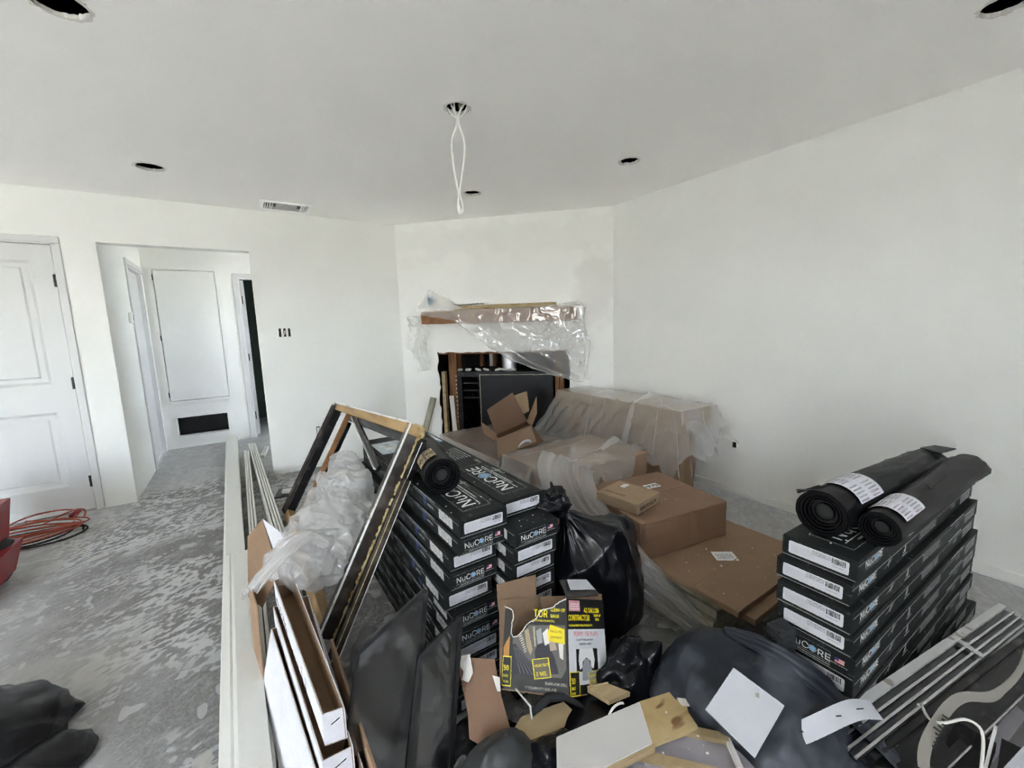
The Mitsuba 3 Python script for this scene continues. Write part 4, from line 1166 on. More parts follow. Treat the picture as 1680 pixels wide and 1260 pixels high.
def pane(k, TR, TLc, BRc):
    """Pane from its top right corner, top left corner and a point down its right edge, running to the floor."""
    TR, TLc, BRc = A(TR), A(TLc), A(BRc)
    dwn = BRc - TR; dwn = dwn * ((TR[2] - .012) / -dwn[2])
    u_ = TLc - TR
    q = [TR, TLc, TLc + dwn * ((TLc[2] - .012) / (TR[2] - .012)), TR + dwn]
    n = np.cross(dwn, u_); n /= np.linalg.norm(n)
    part(k, 'glass', tm(A(q), [[0, 1, 2], [0, 2, 3]]), 'smoked_glass')
    part(k, 'edge', bar(q[0], q[3], .012, .016, n), 'black_metal'); part(k, 'edge', bar(q[0], q[1], .012, .016, n), 'black_metal')
    part(k, 'edge', bar(q[1], q[2], .008, .012, n), 'black_metal')


k = thing('glass_pane', 'smoked glass pane with dusty corner, left of the pair before the cartons', 'glass pane', 'smoked glass panes')
pane(k, [.405, 1.146, .56], [.186, 1.085, .50], [.285, .980, .22])
k = thing('glass_pane', 'smoked glass pane with worn black edge, nearest the contractor bag box', 'glass pane', 'smoked glass panes')
pane(k, [.495, 1.098, .46], [.34, 1.055, .425], [.365, .92, .2])

# ------------------------------------------------------------------ long white trim boards on the left
TB = 'long white trim boards along the pile'
OG = [(0, 0), (.120, 0), (.120, .014), (.045, .014), (.034, .011), (.026, .0125), (.014, .009), (0, .006)]


def trim_board(lab, p, q, prof, part_='board', upd=(0, 0, 1)):
    k = thing('trim_board', lab, 'trim board', TB)
    part(k, part_, profile_bar(Polygon(prof), p, q, upd), 'trim_paint')


trim_board('wide white baseboard lying face up on top, nearest end of the pile', [-.185, 2.72, .117], [-.150, .30, .117], [(-x_ + .120 if False else x_, z_) for x_, z_ in [(0, 0), (.125, 0), (.125, .015), (.045, .015), (.034, .011), (.026, .013), (.014, .009), (0, .006)]])
trim_board('wide white baseboard lying face up, running on into the passage', [-.236, 6.14, .101], [-.165, .90, .101], [(0, 0), (.105, 0), (.105, .0155), (.012, .0155), (0, .010)])
for i, (xa, xb, ya, za, lab) in enumerate(((-.125, -.075, 6.10, .094, 'white trim board on edge, directly right of the wide top boards'), (-.055, -.055, 5.3, .092, 'white trim board on edge, first of the thin row right of the wide boards'),
                                           (-.040, -.036, 5.3, .095, 'white trim board on edge, second of the thin row'), (-.022, -.017, 5.25, .094, 'white trim board on edge, third of the thin row'),
                                           (-.008, .004, 5.60, .098, 'white trim board on edge, first past the dark gap'), (.012, .024, 5.58, .098, 'white trim board on edge, second past the dark gap'),
                                           (.030, .043, 5.57, .099, 'white trim board on edge, third past the dark gap'), (.048, .062, 5.56, .099, 'white trim board on edge, rightmost of the row'))):
    p, q = [xa, ya, .002], [xb, .45 if i < 4 else 2.55, .002]
    if i >= 4: q = [xa + (.085), 2.75, .002]
    trim_board(lab, p, q, [(-.007, 0), (.007, 0), (.007, za - .003), (.004, za), (-.007, za)])
k = solid('trim_scrap', bar([.10, 5.19, .02], [.165, 5.60, .02], .04, .035), 'trim_paint', 'short white trim offcut on the floor of the passage', 'trim scrap')

# ------------------------------------------------------------------ long white open boxes


def trough(lab, TLn, TRn, TRf, TLf, dep, inner, grp, flare=0.0):
    """Long open-topped carton: near and far top corners (left, right), depth dep; white outside, brown inside."""
    k = thing('long_box', lab, 'cardboard box', grp)
    TLn, TRn, TRf, TLf = map(lambda p: A(p, float), (TLn, TRn, TRf, TLf))
    dv = A([0, 0, -dep]); t = .003
    L_in = A([t, 0, 0])

    def two(name, a, b, c, d, off, lab_):
        kk = part(k, name, hexa(A([a, b, c, d]), A([a, b, c, d]) + off), 'white_card', label=lab_)
        part(k, name + '_lining', hexa(A([a, b, c, d]) + off, A([a, b, c, d]) + off * 1.6), 'cardboard', label='brown inner face')
    dl = dv + A([flare, 0, 0])
    two('left_side', TLn, TLf, TLf + dl, TLn + dl, L_in, None)
    two('right_side', TRn, TRf, TRf + dv, TRn + dv, -L_in, None)
    two('near_end', TLn, TRn, TRn + dv, TLn + dl, A([0, t, 0]), None)
    two('far_end', TLf, TRf, TRf + dv, TLf + dl, A([0, -t, 0]), None)
    part(k, 'bottom', hexa(A([TLn + dl, TRn + dv, TRf + dv, TLf + dl]), A([TLn + dl, TRn + dv, TRf + dv, TLf + dl]) + A([0, 0, t])), 'cardboard')
    w = np.linalg.norm(TRn - TLn)
    part(k, 'slot', hexa(A([TLn + (TRn - TLn) * .35, TLn + (TRn - TLn) * .75, TLn + (TRn - TLn) * .75, TLn + (TRn - TLn) * .35]) + A([0, -.0004, -.035]) + A([[0, 0, 0], [0, 0, .012], [0, 0, .015], [0, 0, .003]]),
                          A([TLn + (TRn - TLn) * .35, TLn + (TRn - TLn) * .75, TLn + (TRn - TLn) * .75, TLn + (TRn - TLn) * .35]) + A([0, .001, -.035]) + A([[0, 0, 0], [0, 0, .012], [0, 0, .015], [0, 0, .003]])), 'plain_black', label='hand slot')
    return k


WB = 'nested long white boxes'
k = trough('long narrow white box with brown inside, topmost of the nested three', [.078, .995, .450], [.128, .985, .450], [.085, 1.70, .455], [.022, 1.68, .455], .085, None, WB)
P = Paint()
a, b = A([.078, .995, .45]), A([.022, 1.68, .455])
xd = (b - a) / np.linalg.norm(b - a); MP = np.eye(4); MP[:3, 0], MP[:3, 1] = -xd, [0, 0, 1]; MP[:3, 2] = np.cross(-xd, [0, 0, 1]); MP[:3, 3] = b
for i in range(26):
    u0 = rng.uniform(.02, .60); P.rect(u0, u0 + .0015, -.10, -.10 + rng.uniform(.01, .06), DRK, MP, .0006)
for i in range(9):
    P.add(extr(ring(.004, .0055, 12), .0006), DRK, MP @ trimesh.transformations.translation_matrix([.05 + .02 * i, -.05 - .01 * (i % 3), 0]))
m, c = P.mesh(); part(k, 'print', m, 'printed', color=c, label='black handwriting and lines', kind='stuff')
trough('long white box, middle one of the nested three', [.066, .965, .358], [.135, .960, .360], [.128, 1.66, .366], [.010, 1.66, .366], .085, None, WB)
trough('long white box, lowest and widest of the nested three', [.060, .915, .300], [.152, .915, .302], [.140, 1.62, .310], [-.004, 1.62, .310], .22, None, WB, -.05)
k = thing('brown_sheet', 'tall brown cardboard sheet standing between the white boxes and the window frames', 'cardboard')
part(k, 'sheet', slab([[.170, .84, .335], [.155, 1.335, .385], [.160, 1.36, .02], [.178, .84, .02]], .004), 'cardboard')
part(k, 'top_edge', bar([.170, .84, .336], [.155, 1.335, .386], .006, .003), 'cardboard')
k = thing('open_box_end', 'raised brown and white cardboard flaps of an open box at the trim boards', 'cardboard')
part(k, 'flap', slab([[-.051, 2.078, .48], [.012, 2.054, .55], [.050, 1.814, .40], [-.035, 1.80, .30], [-.060, 1.90, .30]], .004), 'cardboard', label='brown inner flap')
part(k, 'flap', slab([[.014, 2.054, .552], [.095, 1.90, .50], [.090, 1.84, .42], [.052, 1.816, .40]], .004), 'white_card', label='white outer flap')
part(k, 'side', slab([[-.062, 1.90, .38], [-.040, 1.72, .36], [-.045, 1.60, .10], [-.070, 1.80, .10]], .004), 'cardboard', label='brown side')

# ------------------------------------------------------------------ contractor bag box
BLb, BCb, BRb = A([.545, .95, .295]), A([.688, .809, .305]), A([.850, .809, .232])
TLb, TCb, TRb = BLb + A([.075, .115, .188]), BCb + A([.102, .128, .188]), BRb + A([.118, .150, .190])
BBb, TBb = BLb + BRb - BCb + A([0, .02, 0]), TLb + TRb - TCb
k = thing('bag_box', 'torn black and yellow cardboard box of contractor bags on the pile', 'box')
up_ = (TCb - BCb)


def facem(o, xd, yd, out):
    x = xd / np.linalg.norm(xd); z = np.cross(x, yd); z /= np.linalg.norm(z)
    M = np.eye(4); M[:3, 0], M[:3, 1], M[:3, 2], M[:3, 3] = x, np.cross(z, x), z, o
    return M, np.linalg.norm(xd), float(yd @ M[:3, 1]), float(yd @ x) / float(yd @ M[:3, 1])


BKC, YEL = [.010, .010, .010], [.72, .58, .02]
M1, W1, H1, sh1 = facem(BLb, BCb - BLb, up_, None)
SH1 = np.eye(4); SH1[0, 1] = sh1
M1 = M1 @ SH1
torn = [(0, 0), (W1, 0), (W1, H1), (W1 * .9, H1 * .955), (W1 * .75, H1 * .88), (W1 * .62, H1 * .85), (W1 * .50, H1 * .74), (W1 * .40, H1 * .70), (W1 * .28, H1 * .58), (W1 * .17, H1 * .54), (W1 * .14, H1 * .66), (W1 * .13, H1 * .84), (W1 * .03, H1 * .86), (0, H1 * .88)]
part(k, 'front_panel', at(extr(Polygon(torn), .003), M1 @ trimesh.transformations.translation_matrix([0, 0, -.003])), mat('box_black', [.012, .012, .012], 0.35, 0.5), label='printed black front')
tornline = np.array(torn[2:]); tl3 = np.c_[tornline, np.full(len(tornline), .0012)] @ M1[:3, :3].T + M1[:3, 3]
part(k, 'torn_edge', tube(smooth_path(tl3, 60) + .0012 * rng.standard_normal((60, 3)), .0016, 5), 'gypsum', label='white torn edge')
M2, W2, H2, sh2 = facem(BCb, BRb - BCb, TCb - BCb, None)
SH2 = np.eye(4); SH2[0, 1] = sh2; M2 = M2 @ SH2
part(k, 'side_panel', at(extr(sbox(0, 0, W2, H2), .003), M2 @ trimesh.transformations.translation_matrix([0, 0, -.003])), 'box_black', label='printed side')
part(k, 'back_panel', slab([BBb, BRb, TRb, TBb], .003), 'cardboard')
part(k, 'inner_panel', slab([BLb, BBb, TBb, TLb], .003), 'cardboard')
part(k, 'bottom_panel', slab([BLb, BCb, BRb, BBb], .003), 'cardboard')
f1 = TRb - TCb
part(k, 'flap', slab([TCb, TRb, TRb + A([-.02, .055, .030]), TCb + A([.02, .050, .034])], .003), 'box_black', label='black top flap with white patch')
part(k, 'flap_patch', slab([TCb + f1 * .12 + A([.012, .016, .0135]), TCb + f1 * .92 + A([.0, .016, .0125]), TCb + f1 * .88 + A([-.008, .050, .0325]), TCb + f1 * .18 + A([.018, .046, .0345])], .002), 'white_sheet', label='white patch')
part(k, 'flap', slab([TLb + A([-.005, .0, -.03]), TLb + (TBb - TLb) * .9, TLb + (TBb - TLb) * .9 + A([.02, .03, .06]), TLb + A([.01, .03, .035])], .003), 'cardboard', label='brown inner flap')
P = Paint()


def U1(u, v): return u * W1, v * H1


def rect1(u0, v0, u1, v1, col, z=.0004, M=None, W_=None, H_=None): P.rect(u0 * (W_ or W1), u1 * (W_ or W1), v0 * (H_ or H1), v1 * (H_ or H1), col, M1 if M is None else M, z)


# picture area with tools and a black bag
pic = Polygon([U1(.16, .52), U1(.28, .57), U1(.42, .68), U1(.97, .70), U1(.97, .25), U1(.90, .16), U1(.16, .16)])
P.add(extr(pic, .0004), [.11, .105, .095], M1)
P.add(extr(Polygon([U1(.14, .46), U1(.20, .47), U1(.62, .16), U1(.14, .16)]), .0006), [.02, .02, .025], M1)
for i in range(7):
    P.add(extr(Polygon([U1(.17 + .01 * i, .44), U1(.175 + .01 * i, .44), U1(.30 + .06 * i, .17), U1(.285 + .06 * i, .17)]), .0008), [.12, .12, .14], M1)
P.add(extr(Polygon([U1(.50, .40), U1(.56, .50), U1(.70, .49), U1(.80, .36), U1(.86, .20), U1(.55, .17)]), .0007), [.025, .026, .035], M1)
P.add(extr(Polygon([U1(.34, .62), U1(.40, .64), U1(.47, .42), U1(.44, .36), U1(.38, .44)]), .0008), [.33, .27, .17], M1)
for i in range(9): P.add(extr(Polygon([U1(.24 + .013 * i, .57 - .022 * i), U1(.30 + .010 * i, .59 - .022 * i), U1(.30 + .010 * i, .578 - .022 * i), U1(.24 + .013 * i, .558 - .022 * i)]), .0008), [.55, .50, .42], M1)
for col, pts_ in (([.62, .60, .56], [(.62, .60), (.70, .66), (.76, .52), (.66, .47)]), ([.30, .31, .32], [(.52, .62), (.60, .66), (.62, .50), (.55, .48)]), ([.38, .30, .25], [(.72, .52), (.80, .55), (.84, .44), (.74, .42)]), ([.55, .54, .50], [(.86, .50), (.94, .52), (.93, .34), (.88, .36)]), ([.40, .36, .24], [(.47, .66), (.50, .67), (.52, .46), (.50, .45)])):
    P.add(extr(Polygon([U1(*q) for q in pts_]), .0009), col, M1)
P.add(extr(Polygon([U1(.02, .42), U1(.07, .50), U1(.115, .55), U1(.11, .30), U1(.03, .16)]), .0006), [.42, .20, .05], M1)
P.add(extr(Polygon([U1(.70, .60), U1(.74, .70), U1(.96, .66), U1(.96, .50), U1(.72, .52)]), .0012), YEL, M1)
P.text('ONE-BY-ONE', W1 * .735, H1 * .615, .0055, DRK, M1, .0016, .72); P.text('DISPENSING', W1 * .745, H1 * .555, .0055, DRK, M1, .0016, .72)
P.text('TOR', W1 * .475, H1 * .775, .020, YEL, M1, .0008, .80, True)
P.text('CLEAN-UP', W1 * .745, H1 * .845, .009, YEL, M1, .0008, .70, True); P.text('BAGS', W1 * .745, H1 * .775, .009, YEL, M1, .0008, .80, True)
P.text('BOLSAS PARA CONTRATISTAS', W1 * .46, H1 * .725, .0055, YEL, M1, .0008, .62)


def tag(M, x, y, w, h, lines_, box_=YEL, bg=BKC, txt=YEL, rot=0.0):
    Mt = M @ trimesh.transformations.translation_matrix([x, y, 0]) @ trimesh.transformations.rotation_matrix(rot, [0, 0, 1])
    P.rect(0, w, 0, h, box_, Mt, .0010); P.rect(w * .06, w * .94, h * .04, h * .96, bg, Mt, .0013)
    for s_, yy, hh_, sx_ in lines_: P.text(s_, w * .12, h * yy, hh_, txt, Mt, .0017, sx_, True)


tag(M1, W1 * .015, H1 * .035, W1 * .135, H1 * .30, (('50', .52, .0125, .75), ('BAGS', .30, .0065, .62), ('BOLSAS', .12, .0050, .60)))
tag(M1, W1 * .50, H1 * .125, W1 * .255, H1 * .20, (('HEAVY DUTY', .58, .0070, .72), ('3 MIL', .14, .0095, .95)), bg=[.12, .10, .07], rot=.16)
P.text('50 BAGS 42 GAL (158 L)', W1 * .66, H1 * .085, .0062, [.62, .60, .55], M1, .0008, .62); P.text('2 FT 8 3/4 IN x 3 FT 9 1/2 IN x 3 MIL', W1 * .36, H1 * .03, .0062, [.62, .60, .55], M1, .0008, .62)
# side: header, white panel, picture
rect1(.02, .09, .98, .66, [.60, .61, .64], .0004, M2, W2, H2)
P.rect(W2 * .06, W2 * .34, H2 * .86, H2 * .98, [.62, .28, .32], M2, .0006); P.lines(W2 * .09, W2 * .31, H2 * .88, H2 * .96, 3, [.70, .66, .66], M2, .0010, .5)
P.text('42 GALLON', W2 * .44, H2 * .845, .0135, YEL, M2, .0008, .70, True)
P.text('CONTRACTOR', W2 * .03, H2 * .755, .0155, YEL, M2, .0008, .66, True); P.text('CLEAN-UP', W2 * .70, H2 * .80, .007, YEL, M2, .0008, .66, True); P.text('BAGS', W2 * .74, H2 * .755, .007, YEL, M2, .0008, .7, True)
P.text('BOLSAS DE LIMPIEZA PARA CONTRATISTAS', W2 * .04, H2 * .69, .0058, YEL, M2, .0008, .62)
P.text('READY-TIE FLAPS', W2 * .16, H2 * .585, .0125, [.60, .10, .16], M2, .0008, .72)
P.text('• Easy to Tie, Hold, and Carry', W2 * .20, H2 * .535, .0066, [.14, .14, .14], M2, .0008, .62); P.text('• More User-Friendly', W2 * .27, H2 * .49, .0066, [.14, .14, .14], M2, .0008, .62)
P.rect(W2 * .20, W2 * .74, H2 * .22, H2 * .45, BKC, M2, .0006)


def U2(u, v): return u * W2, v * H2


P.add(extr(Polygon([U2(.28, .45), U2(.62, .45), U2(.66, .33), U2(.62, .24), U2(.56, .26), U2(.55, .32), U2(.45, .36), U2(.35, .32), U2(.34, .26), U2(.28, .24), U2(.25, .33)]), .0009), [.72, .72, .72], M2)
P.add(extr(Polygon([U2(.33, .13), U2(.34, .26), U2(.40, .345), U2(.50, .345), U2(.57, .26), U2(.60, .13)]), .0010), [.30, .31, .34], M2)
tag(M2, W2 * .03, H2 * -.01, W2 * .23, H2 * .235, (('50', .50, .0135, .72), ('BAGS', .26, .0075, .60), ('BOLSAS', .08, .0052, .60)))
tag(M2, W2 * .50, H2 * .075, W2 * .34, H2 * .13, (('HEAVY DUTY', .58, .0055, .66), ('3 MIL', .14, .0075, .9)), bg=[.30, .28, .22], rot=.12)
P.text('50 BAGS 42 GAL', W2 * .55, H2 * .045, .0050, [.70, .70, .70], M2, .0008, .62); P.text('2 FT 8 IN x 3 FT 9 IN', W2 * .46, H2 * .012, .0050, [.70, .70, .70], M2, .0008, .62)
for i in range(7): P.rect(W2 * .86, W2 * .97, H2 * (.115 + .018 * i), H2 * (.123 + .018 * i), [.10, .10, .12], M2, .0008)
m, c = P.mesh(); part(k, 'print', m, 'printed', color=c, label='yellow and white printed lettering', kind='stuff')

# ------------------------------------------------------------------ broken boards and scraps on the pile
k = thing('drywall_board', 'long white plasterboard piece with raw yellowish end on top of the rubble', 'plasterboard')
part(k, 'face', slab([[.547, .692, .370], [.800, .653, .352], [.731, .558, .360], [.47, .595, .378]], .012), 'drywall_white', label='white painted face')
part(k, 'raw_end', slab([[.800, .653, .351], [.897, .632, .345], [.890, .605, .345], [.914, .595, .341], [.885, .565, .342], [.869, .528, .345], [.731, .558, .359]], .014), 'insulation', label='raw yellow brown end')
part(k, 'edge', bar([.47, .592, .367], [.731, .555, .349], .012, .014), 'pine_wood', label='pale wooden edge')
part(k, 'plaster_chip', slab([[.895, .607, .3475], [.915, .594, .3435], [.905, .575, .3440], [.888, .585, .3465]], .003), 'gypsum', label='white plaster chip')
part(k, 'torn_paper', ribbon([A([.70, .668, .356]), A([.73, .672, .366]), A([.755, .668, .362])], [[.1, 1, .4]], .006, .001, 10), 'gypsum', label='torn paper')
k = thing('board_panel', 'broken grey panel with pale wood strips at the bottom of the picture', 'panel')
part(k, 'sheet', slab([[.832, .562, .325], [.935, .494, .325], [1.008, .423, .315], [.90, .31, .315], [.56, .50, .33], [.62, .585, .332]], .012), 'drywall_grey', label='grey sheet')
part(k, 'strip', bar([.690, .580, .335], [.850, .405, .330], .020, .012), 'pine_wood', label='pale wood strip')
part(k, 'strip', bar([.838, .556, .331], [.912, .474, .330], .022, .012), 'pine_wood', label='pale wood strip')
part(k, 'strip', bar([.618, .565, .338], [.70, .44, .334], .020, .012), 'pine_wood', label='pale wood strip')
part(k, 'strip', bar([.912, .478, .330], [.83, .37, .328], .012, .012), 'gypsum', label='white cross strip')
part(k, 'strip', bar([.935, .490, .328], [.985, .430, .322], .020, .010), 'pine_wood', label='pale wood strip')
k = thing('white_tile', 'square white board lying on the dusty rubbish bag', 'board')
part(k, 'sheet', slab([[.997, .514, .452], [1.02, .399, .425], [.875, .394, .380], [.862, .505, .420]], .005), 'white_sheet')
part(k, 'scuff', slab([[.985, .452, .4362], [.992, .446, .4352], [.982, .440, .4330], [.978, .447, .4340]], .001), 'grey_wood')
k = thing('white_strip', 'bent white strip lying between the dusty bag and the aluminium rail', 'trim strip')
part(k, 'strip', ribbon([[1.003, .396, .345], [1.07, .348, .382], [1.178, .312, .392], [1.250, .300, .362], [1.295, .297, .335]], [[.25, .75, .5]], .042, .003, 40), 'white_sheet')
for q in ([1.03, .375, .366], [1.12, .332, .392], [1.19, .31, .389]): part(k, 'nail', tube([q, [q[0] + .006, q[1] - .012, q[2] + .008]], .0015, 5), 'black_metal')
k = thing('cardboard_scrap', 'torn brown cardboard scrap below the contractor bag box', 'cardboard')
q = slab([[.470, 1.083, .343], [.553, .996, .357], [.537, .935, .292], [.531, .878, .237], [.449, .914, .205], [.430, .935, .215], [.437, .962, .268]], .004)
part(k, 'sheet', q, 'cardboard_red')
part(k, 'torn_paper', slab([[.479, 1.068, .3545], [.500, 1.053, .360], [.488, 1.012, .333], [.467, 1.005, .318], [.455, 1.024, .318], [.472, 1.038, .324], [.465, 1.055, .338]], .002), 'gypsum', label='white torn paper')
part(k, 'torn_paper', slab([[.53, .970, .334], [.546, .954, .331], [.535, .933, .307], [.527, .938, .307]], .002), 'gypsum', label='white torn paper')
k = thing('wood_scrap', 'pale broken wooden board under the contractor bag box', 'board')
part(k, 'plank', slab([[.498, .833, .272], [.556, .86, .275], [.685, .83, .272], [.690, .785, .270], [.645, .770, .270], [.543, .793, .270]], .018), 'pine_wood')
part(k, 'fuzz', tube(A([[.575, .835, .29], [.60, .84, .305], [.635, .835, .308], [.67, .815, .30], [.70, .79, .285], [.725, .78, .275]]) + .004 * rng.standard_normal((6, 3)), [.006, .012, .013, .010, .008, .004], 7), 'black_foam', True, label='dark frayed edge')
k = thing('wood_scrap', 'small pale wood offcut behind the long plasterboard piece', 'board')
part(k, 'plank', slab([[.75, .80, .305], [.81, .775, .305], [.84, .72, .305], [.77, .735, .305]], .015), 'pine_wood')
part(k, 'split_edge', bar([.75, .80, .306], [.81, .775, .306], .006, .004), 'pine_wood')
k = solid('nail_strip', tube([[.571, .908, .315], [.575, .841, .312], [.562, .817, .300]], .003, 6), 'white_metal', 'thin white metal pin sticking up below the contractor bag box', 'metal pin')

# aluminium rails and debris on the right
k = thing('aluminium_rail', 'long shiny aluminium window rail with white edge lying along the right side', 'metal rail')
ra, rb = A([1.145, .322, .300]), A([2.42, .186, .175])
mat('black_gloss', [.006, .006, .008], 0.12, 0.5)
up_r = [0, -.25, 1]
part(k, 'channel', profile_bar(Polygon([(-.036, 0), (.030, 0), (.030, .006), (-.036, .006)]), ra, rb, up_r), 'black_gloss')
for xf, hf in ((-.034, .012), (-.016, .018), (.004, .020)):
    part(k, 'fin', profile_bar(Polygon([(xf, .005), (xf + .006, .005), (xf + .006, hf), (xf, hf)]), ra, rb, up_r), 'chrome', label='shiny fin')
part(k, 'white_edge', profile_bar(Polygon([(.028, -.002), (.050, -.002), (.050, .018), (.028, .022)]), ra, rb, up_r), 'white_metal', label='white painted edge')
part(k, 'splice', profile_bar(Polygon([(-.035, .0195), (.030, .0195), (.030, .021), (-.035, .021)]), ra + (rb - ra) * .62, ra + (rb - ra) * .64, up_r), 'chrome', label='bright splice plate')
k = thing('black_rail', 'black window rail lying under the shiny aluminium one', 'metal rail')
part(k, 'profile', profile_bar(Polygon([(-.05, 0), (.05, 0), (.05, .03), (.03, .03), (.03, .012), (-.03, .012), (-.03, .03), (-.05, .03)]), ra + A([.05, -.075, -.06]), rb + A([.0, -.075, -.075]), [0, -.25, 1]), 'black_metal')
part(k, 'lip', profile_bar(Polygon([(-.054, .0), (-.050, 0), (-.050, .034), (-.054, .034)]), ra + A([.05, -.075, -.06]), rb + A([.0, -.075, -.075]), [0, -.25, 1]), 'chrome', label='bright lip')
k = thing('black_rail', 'dark flat rail on the floor beside the right carton stack', 'metal rail')
part(k, 'profile', bar(ra + A([.15, .05, -.20]), rb + A([.02, .055, -.155]), .05, .02), 'black_metal')
part(k, 'lip', bar(ra + A([.15, .075, -.19]), rb + A([.02, .08, -.145]), .004, .03), 'brown_metal')
k = thing('torn_tape', 'curled greyish strip with black print at the right edge of the pile', 'strip')
pts_ = [[1.225, .195, .30], [1.30, .200, .315], [1.387, .198, .325], [1.46, .196, .332], [1.53, .182, .335], [1.60, .152, .322], [1.70, .125, .30], [1.84, .115, .285], [1.99, .125, .30]]
part(k, 'strip', ribbon(A(pts_) + .003 * rng.standard_normal((9, 3)), [[0, 1, .25], [0, 1, .25], [.1, 1, .3], [.25, .9, .35], [.3, .6, .7], [.2, .3, .9], [.1, .3, .9], [.1, .4, .9], [.1, .5, .8]], .023, .002, 60), mat('tape_grey', [.30, .285, .255], 0.6))
P = Paint()
for i in range(9):
    u0 = i * .014
    P.rect(u0, u0 + .006, -.012, -.012 + rng.uniform(.005, .02), DRK, frame([1.30, .1985, .3225], [1, 0, .1], [0, 1, .25]), .0008)
m, c = P.mesh(); part(k, 'print', m, 'printed', color=c, kind='stuff')
k = solid('cable', tube([[1.47, .253, .285], [1.412, .225, .310], [1.39, .204, .322], [1.398, .18, .340], [1.421, .16, .350], [1.435, .139, .340], [1.414, .126, .310], [1.355, .119, .27], [1.33, .117, .20]], .0035, 7, 70), 'white_plastic', 'thin white cord curving over the debris at the lower right', 'cord', smooth=True)
k = thing('brown_block', 'dark brown wooden offcut on the floor beyond the aluminium rail', 'wood offcut')
part(k, 'block', slab([[2.002, .215, .05], [2.214, .192, .05], [2.235, .160, .05], [1.978, .180, .05]], .04), 'mantel_wood')
part(k, 'end', slab([[2.214, .193, .051], [2.236, .193, .051], [2.257, .160, .051], [2.236, .159, .051]], .041), 'plain_black')
k = thing('torn_board', 'torn grey board lying on the floor at the right edge', 'board')
part(k, 'sheet', slab([[1.60, .17, .06], [2.35, .12, .03], [2.30, -.05, .03], [1.45, .02, .06]], .012), mat('dull_grey', [.17, .165, .16], 0.8))
part(k, 'torn_strip', slab([[1.72, .16, .066], [2.05, .13, .052], [2.02, .10, .052], [1.70, .13, .066]], .004), 'drywall_grey', label='paler torn layer')
k = thing('window_frame', 'black window frame piece lying at the lower right corner', 'window frame')
part(k, 'channel', bar([1.30, .16, .16], [1.56, .155, .22], .075, .03), 'black_metal')
part(k, 'channel', bar([1.36, .07, .14], [1.62, .09, .20], .05, .03), 'black_metal')
part(k, 'white_edge', bar([1.44, .122, .19], [1.50, .118, .32], .006, .012, (1, 0, 0)), 'white_metal', label='white painted edge')
k = solid('white_piece', slab([[1.393, .090, .30], [1.512, .072, .30], [1.47, .01, .29], [1.35, .03, .29]], .02), 'white_sheet', 'white board end in the lower right corner', 'board')

# crumbs of plaster over the pile
cr_ = []
for (xa, xb, ya, yb, z, n) in ((.55, .72, 1.25, 1.9, .7262, 26), (.745, .91, 1.3, 2.0, .7262, 22), (.725, .89, 1.13, 1.2, .6620, 8), (1.34, 1.9, .38, .54, .7052, 26), (1.50, 2.0, .78, 1.1, .2536, 40), (1.5, 1.9, 1.2, 1.6, .4405, 18), (.60, .95, .45, .62, .349, 20)):
    for i in range(n):
        s_ = abs(rng.normal(.0010, .0009)) + .0006
        cr_.append(at(bx(-s_, s_, -s_ * .7, s_ * .7, 0, s_, s_ * .3), frame([rng.uniform(xa, xb), rng.uniform(ya, yb), z], [math.cos(i), math.sin(i), 0], [-math.sin(i), math.cos(i), 0])))
solid('plaster_crumb', cat_(cr_), 'gypsum', 'white plaster crumbs scattered over the cartons and rubble', 'plaster crumbs', kind='stuff')

# ------------------------------------------------------------------ plastic over the mantel
ns_, nt_ = 150, 90
ss = np.linspace(.33, 1.965, ns_)
low = np.interp(ss, [.33, .50, .66, .74, .90, 1.20, 1.50, 1.75, 1.90, 1.965], [1.485, 1.455, 1.44, 1.38, 1.26, 1.055, .935, .85, .805, .80]) + .012 * rng.standard_normal(ns_).cumsum() * .12
tv = np.linspace(0, 1, nt_)
S_ = np.repeat(ss[:, None], nt_, 1); Tv = np.repeat(tv[None], ns_, 0)
topz = 1.522
Z = topz - (topz - low[:, None]) * Tv
hang = np.clip((1.40 - Z) / .3, 0, 1)
swag = .020 * np.sin((Z - 1.5) * 30 * (1 - .3 * hang) + S_ * 14 + 2.2 * meshkit.fbm(np.stack([S_ * 4, Z * 4, S_ * 0], -1), 3, 6)) * (.25 + hang)
off = .200 + .004 + .015 * np.abs(ridge(np.stack([S_ * 5, Z * 5, S_ * 0], -1), 61, 3)) + np.where(Z < 1.39, swag - .05 * hang, 0)
off = np.maximum(off, np.where(Z > 1.385, .195, .03))
edge_bulge = np.exp(-((Tv - 1) / .035) ** 2) * .012
S = P0 + t45 * S_[..., None] - n45 * (off + edge_bulge)[..., None] + A([0, 0, 1]) * Z[..., None]
k = thing('mantel_plastic', 'clear plastic sheet hung over the mantel and swept across the fireplace', 'plastic sheet')
part(k, 'drape', grid_mesh(S), 'film_milky', True)
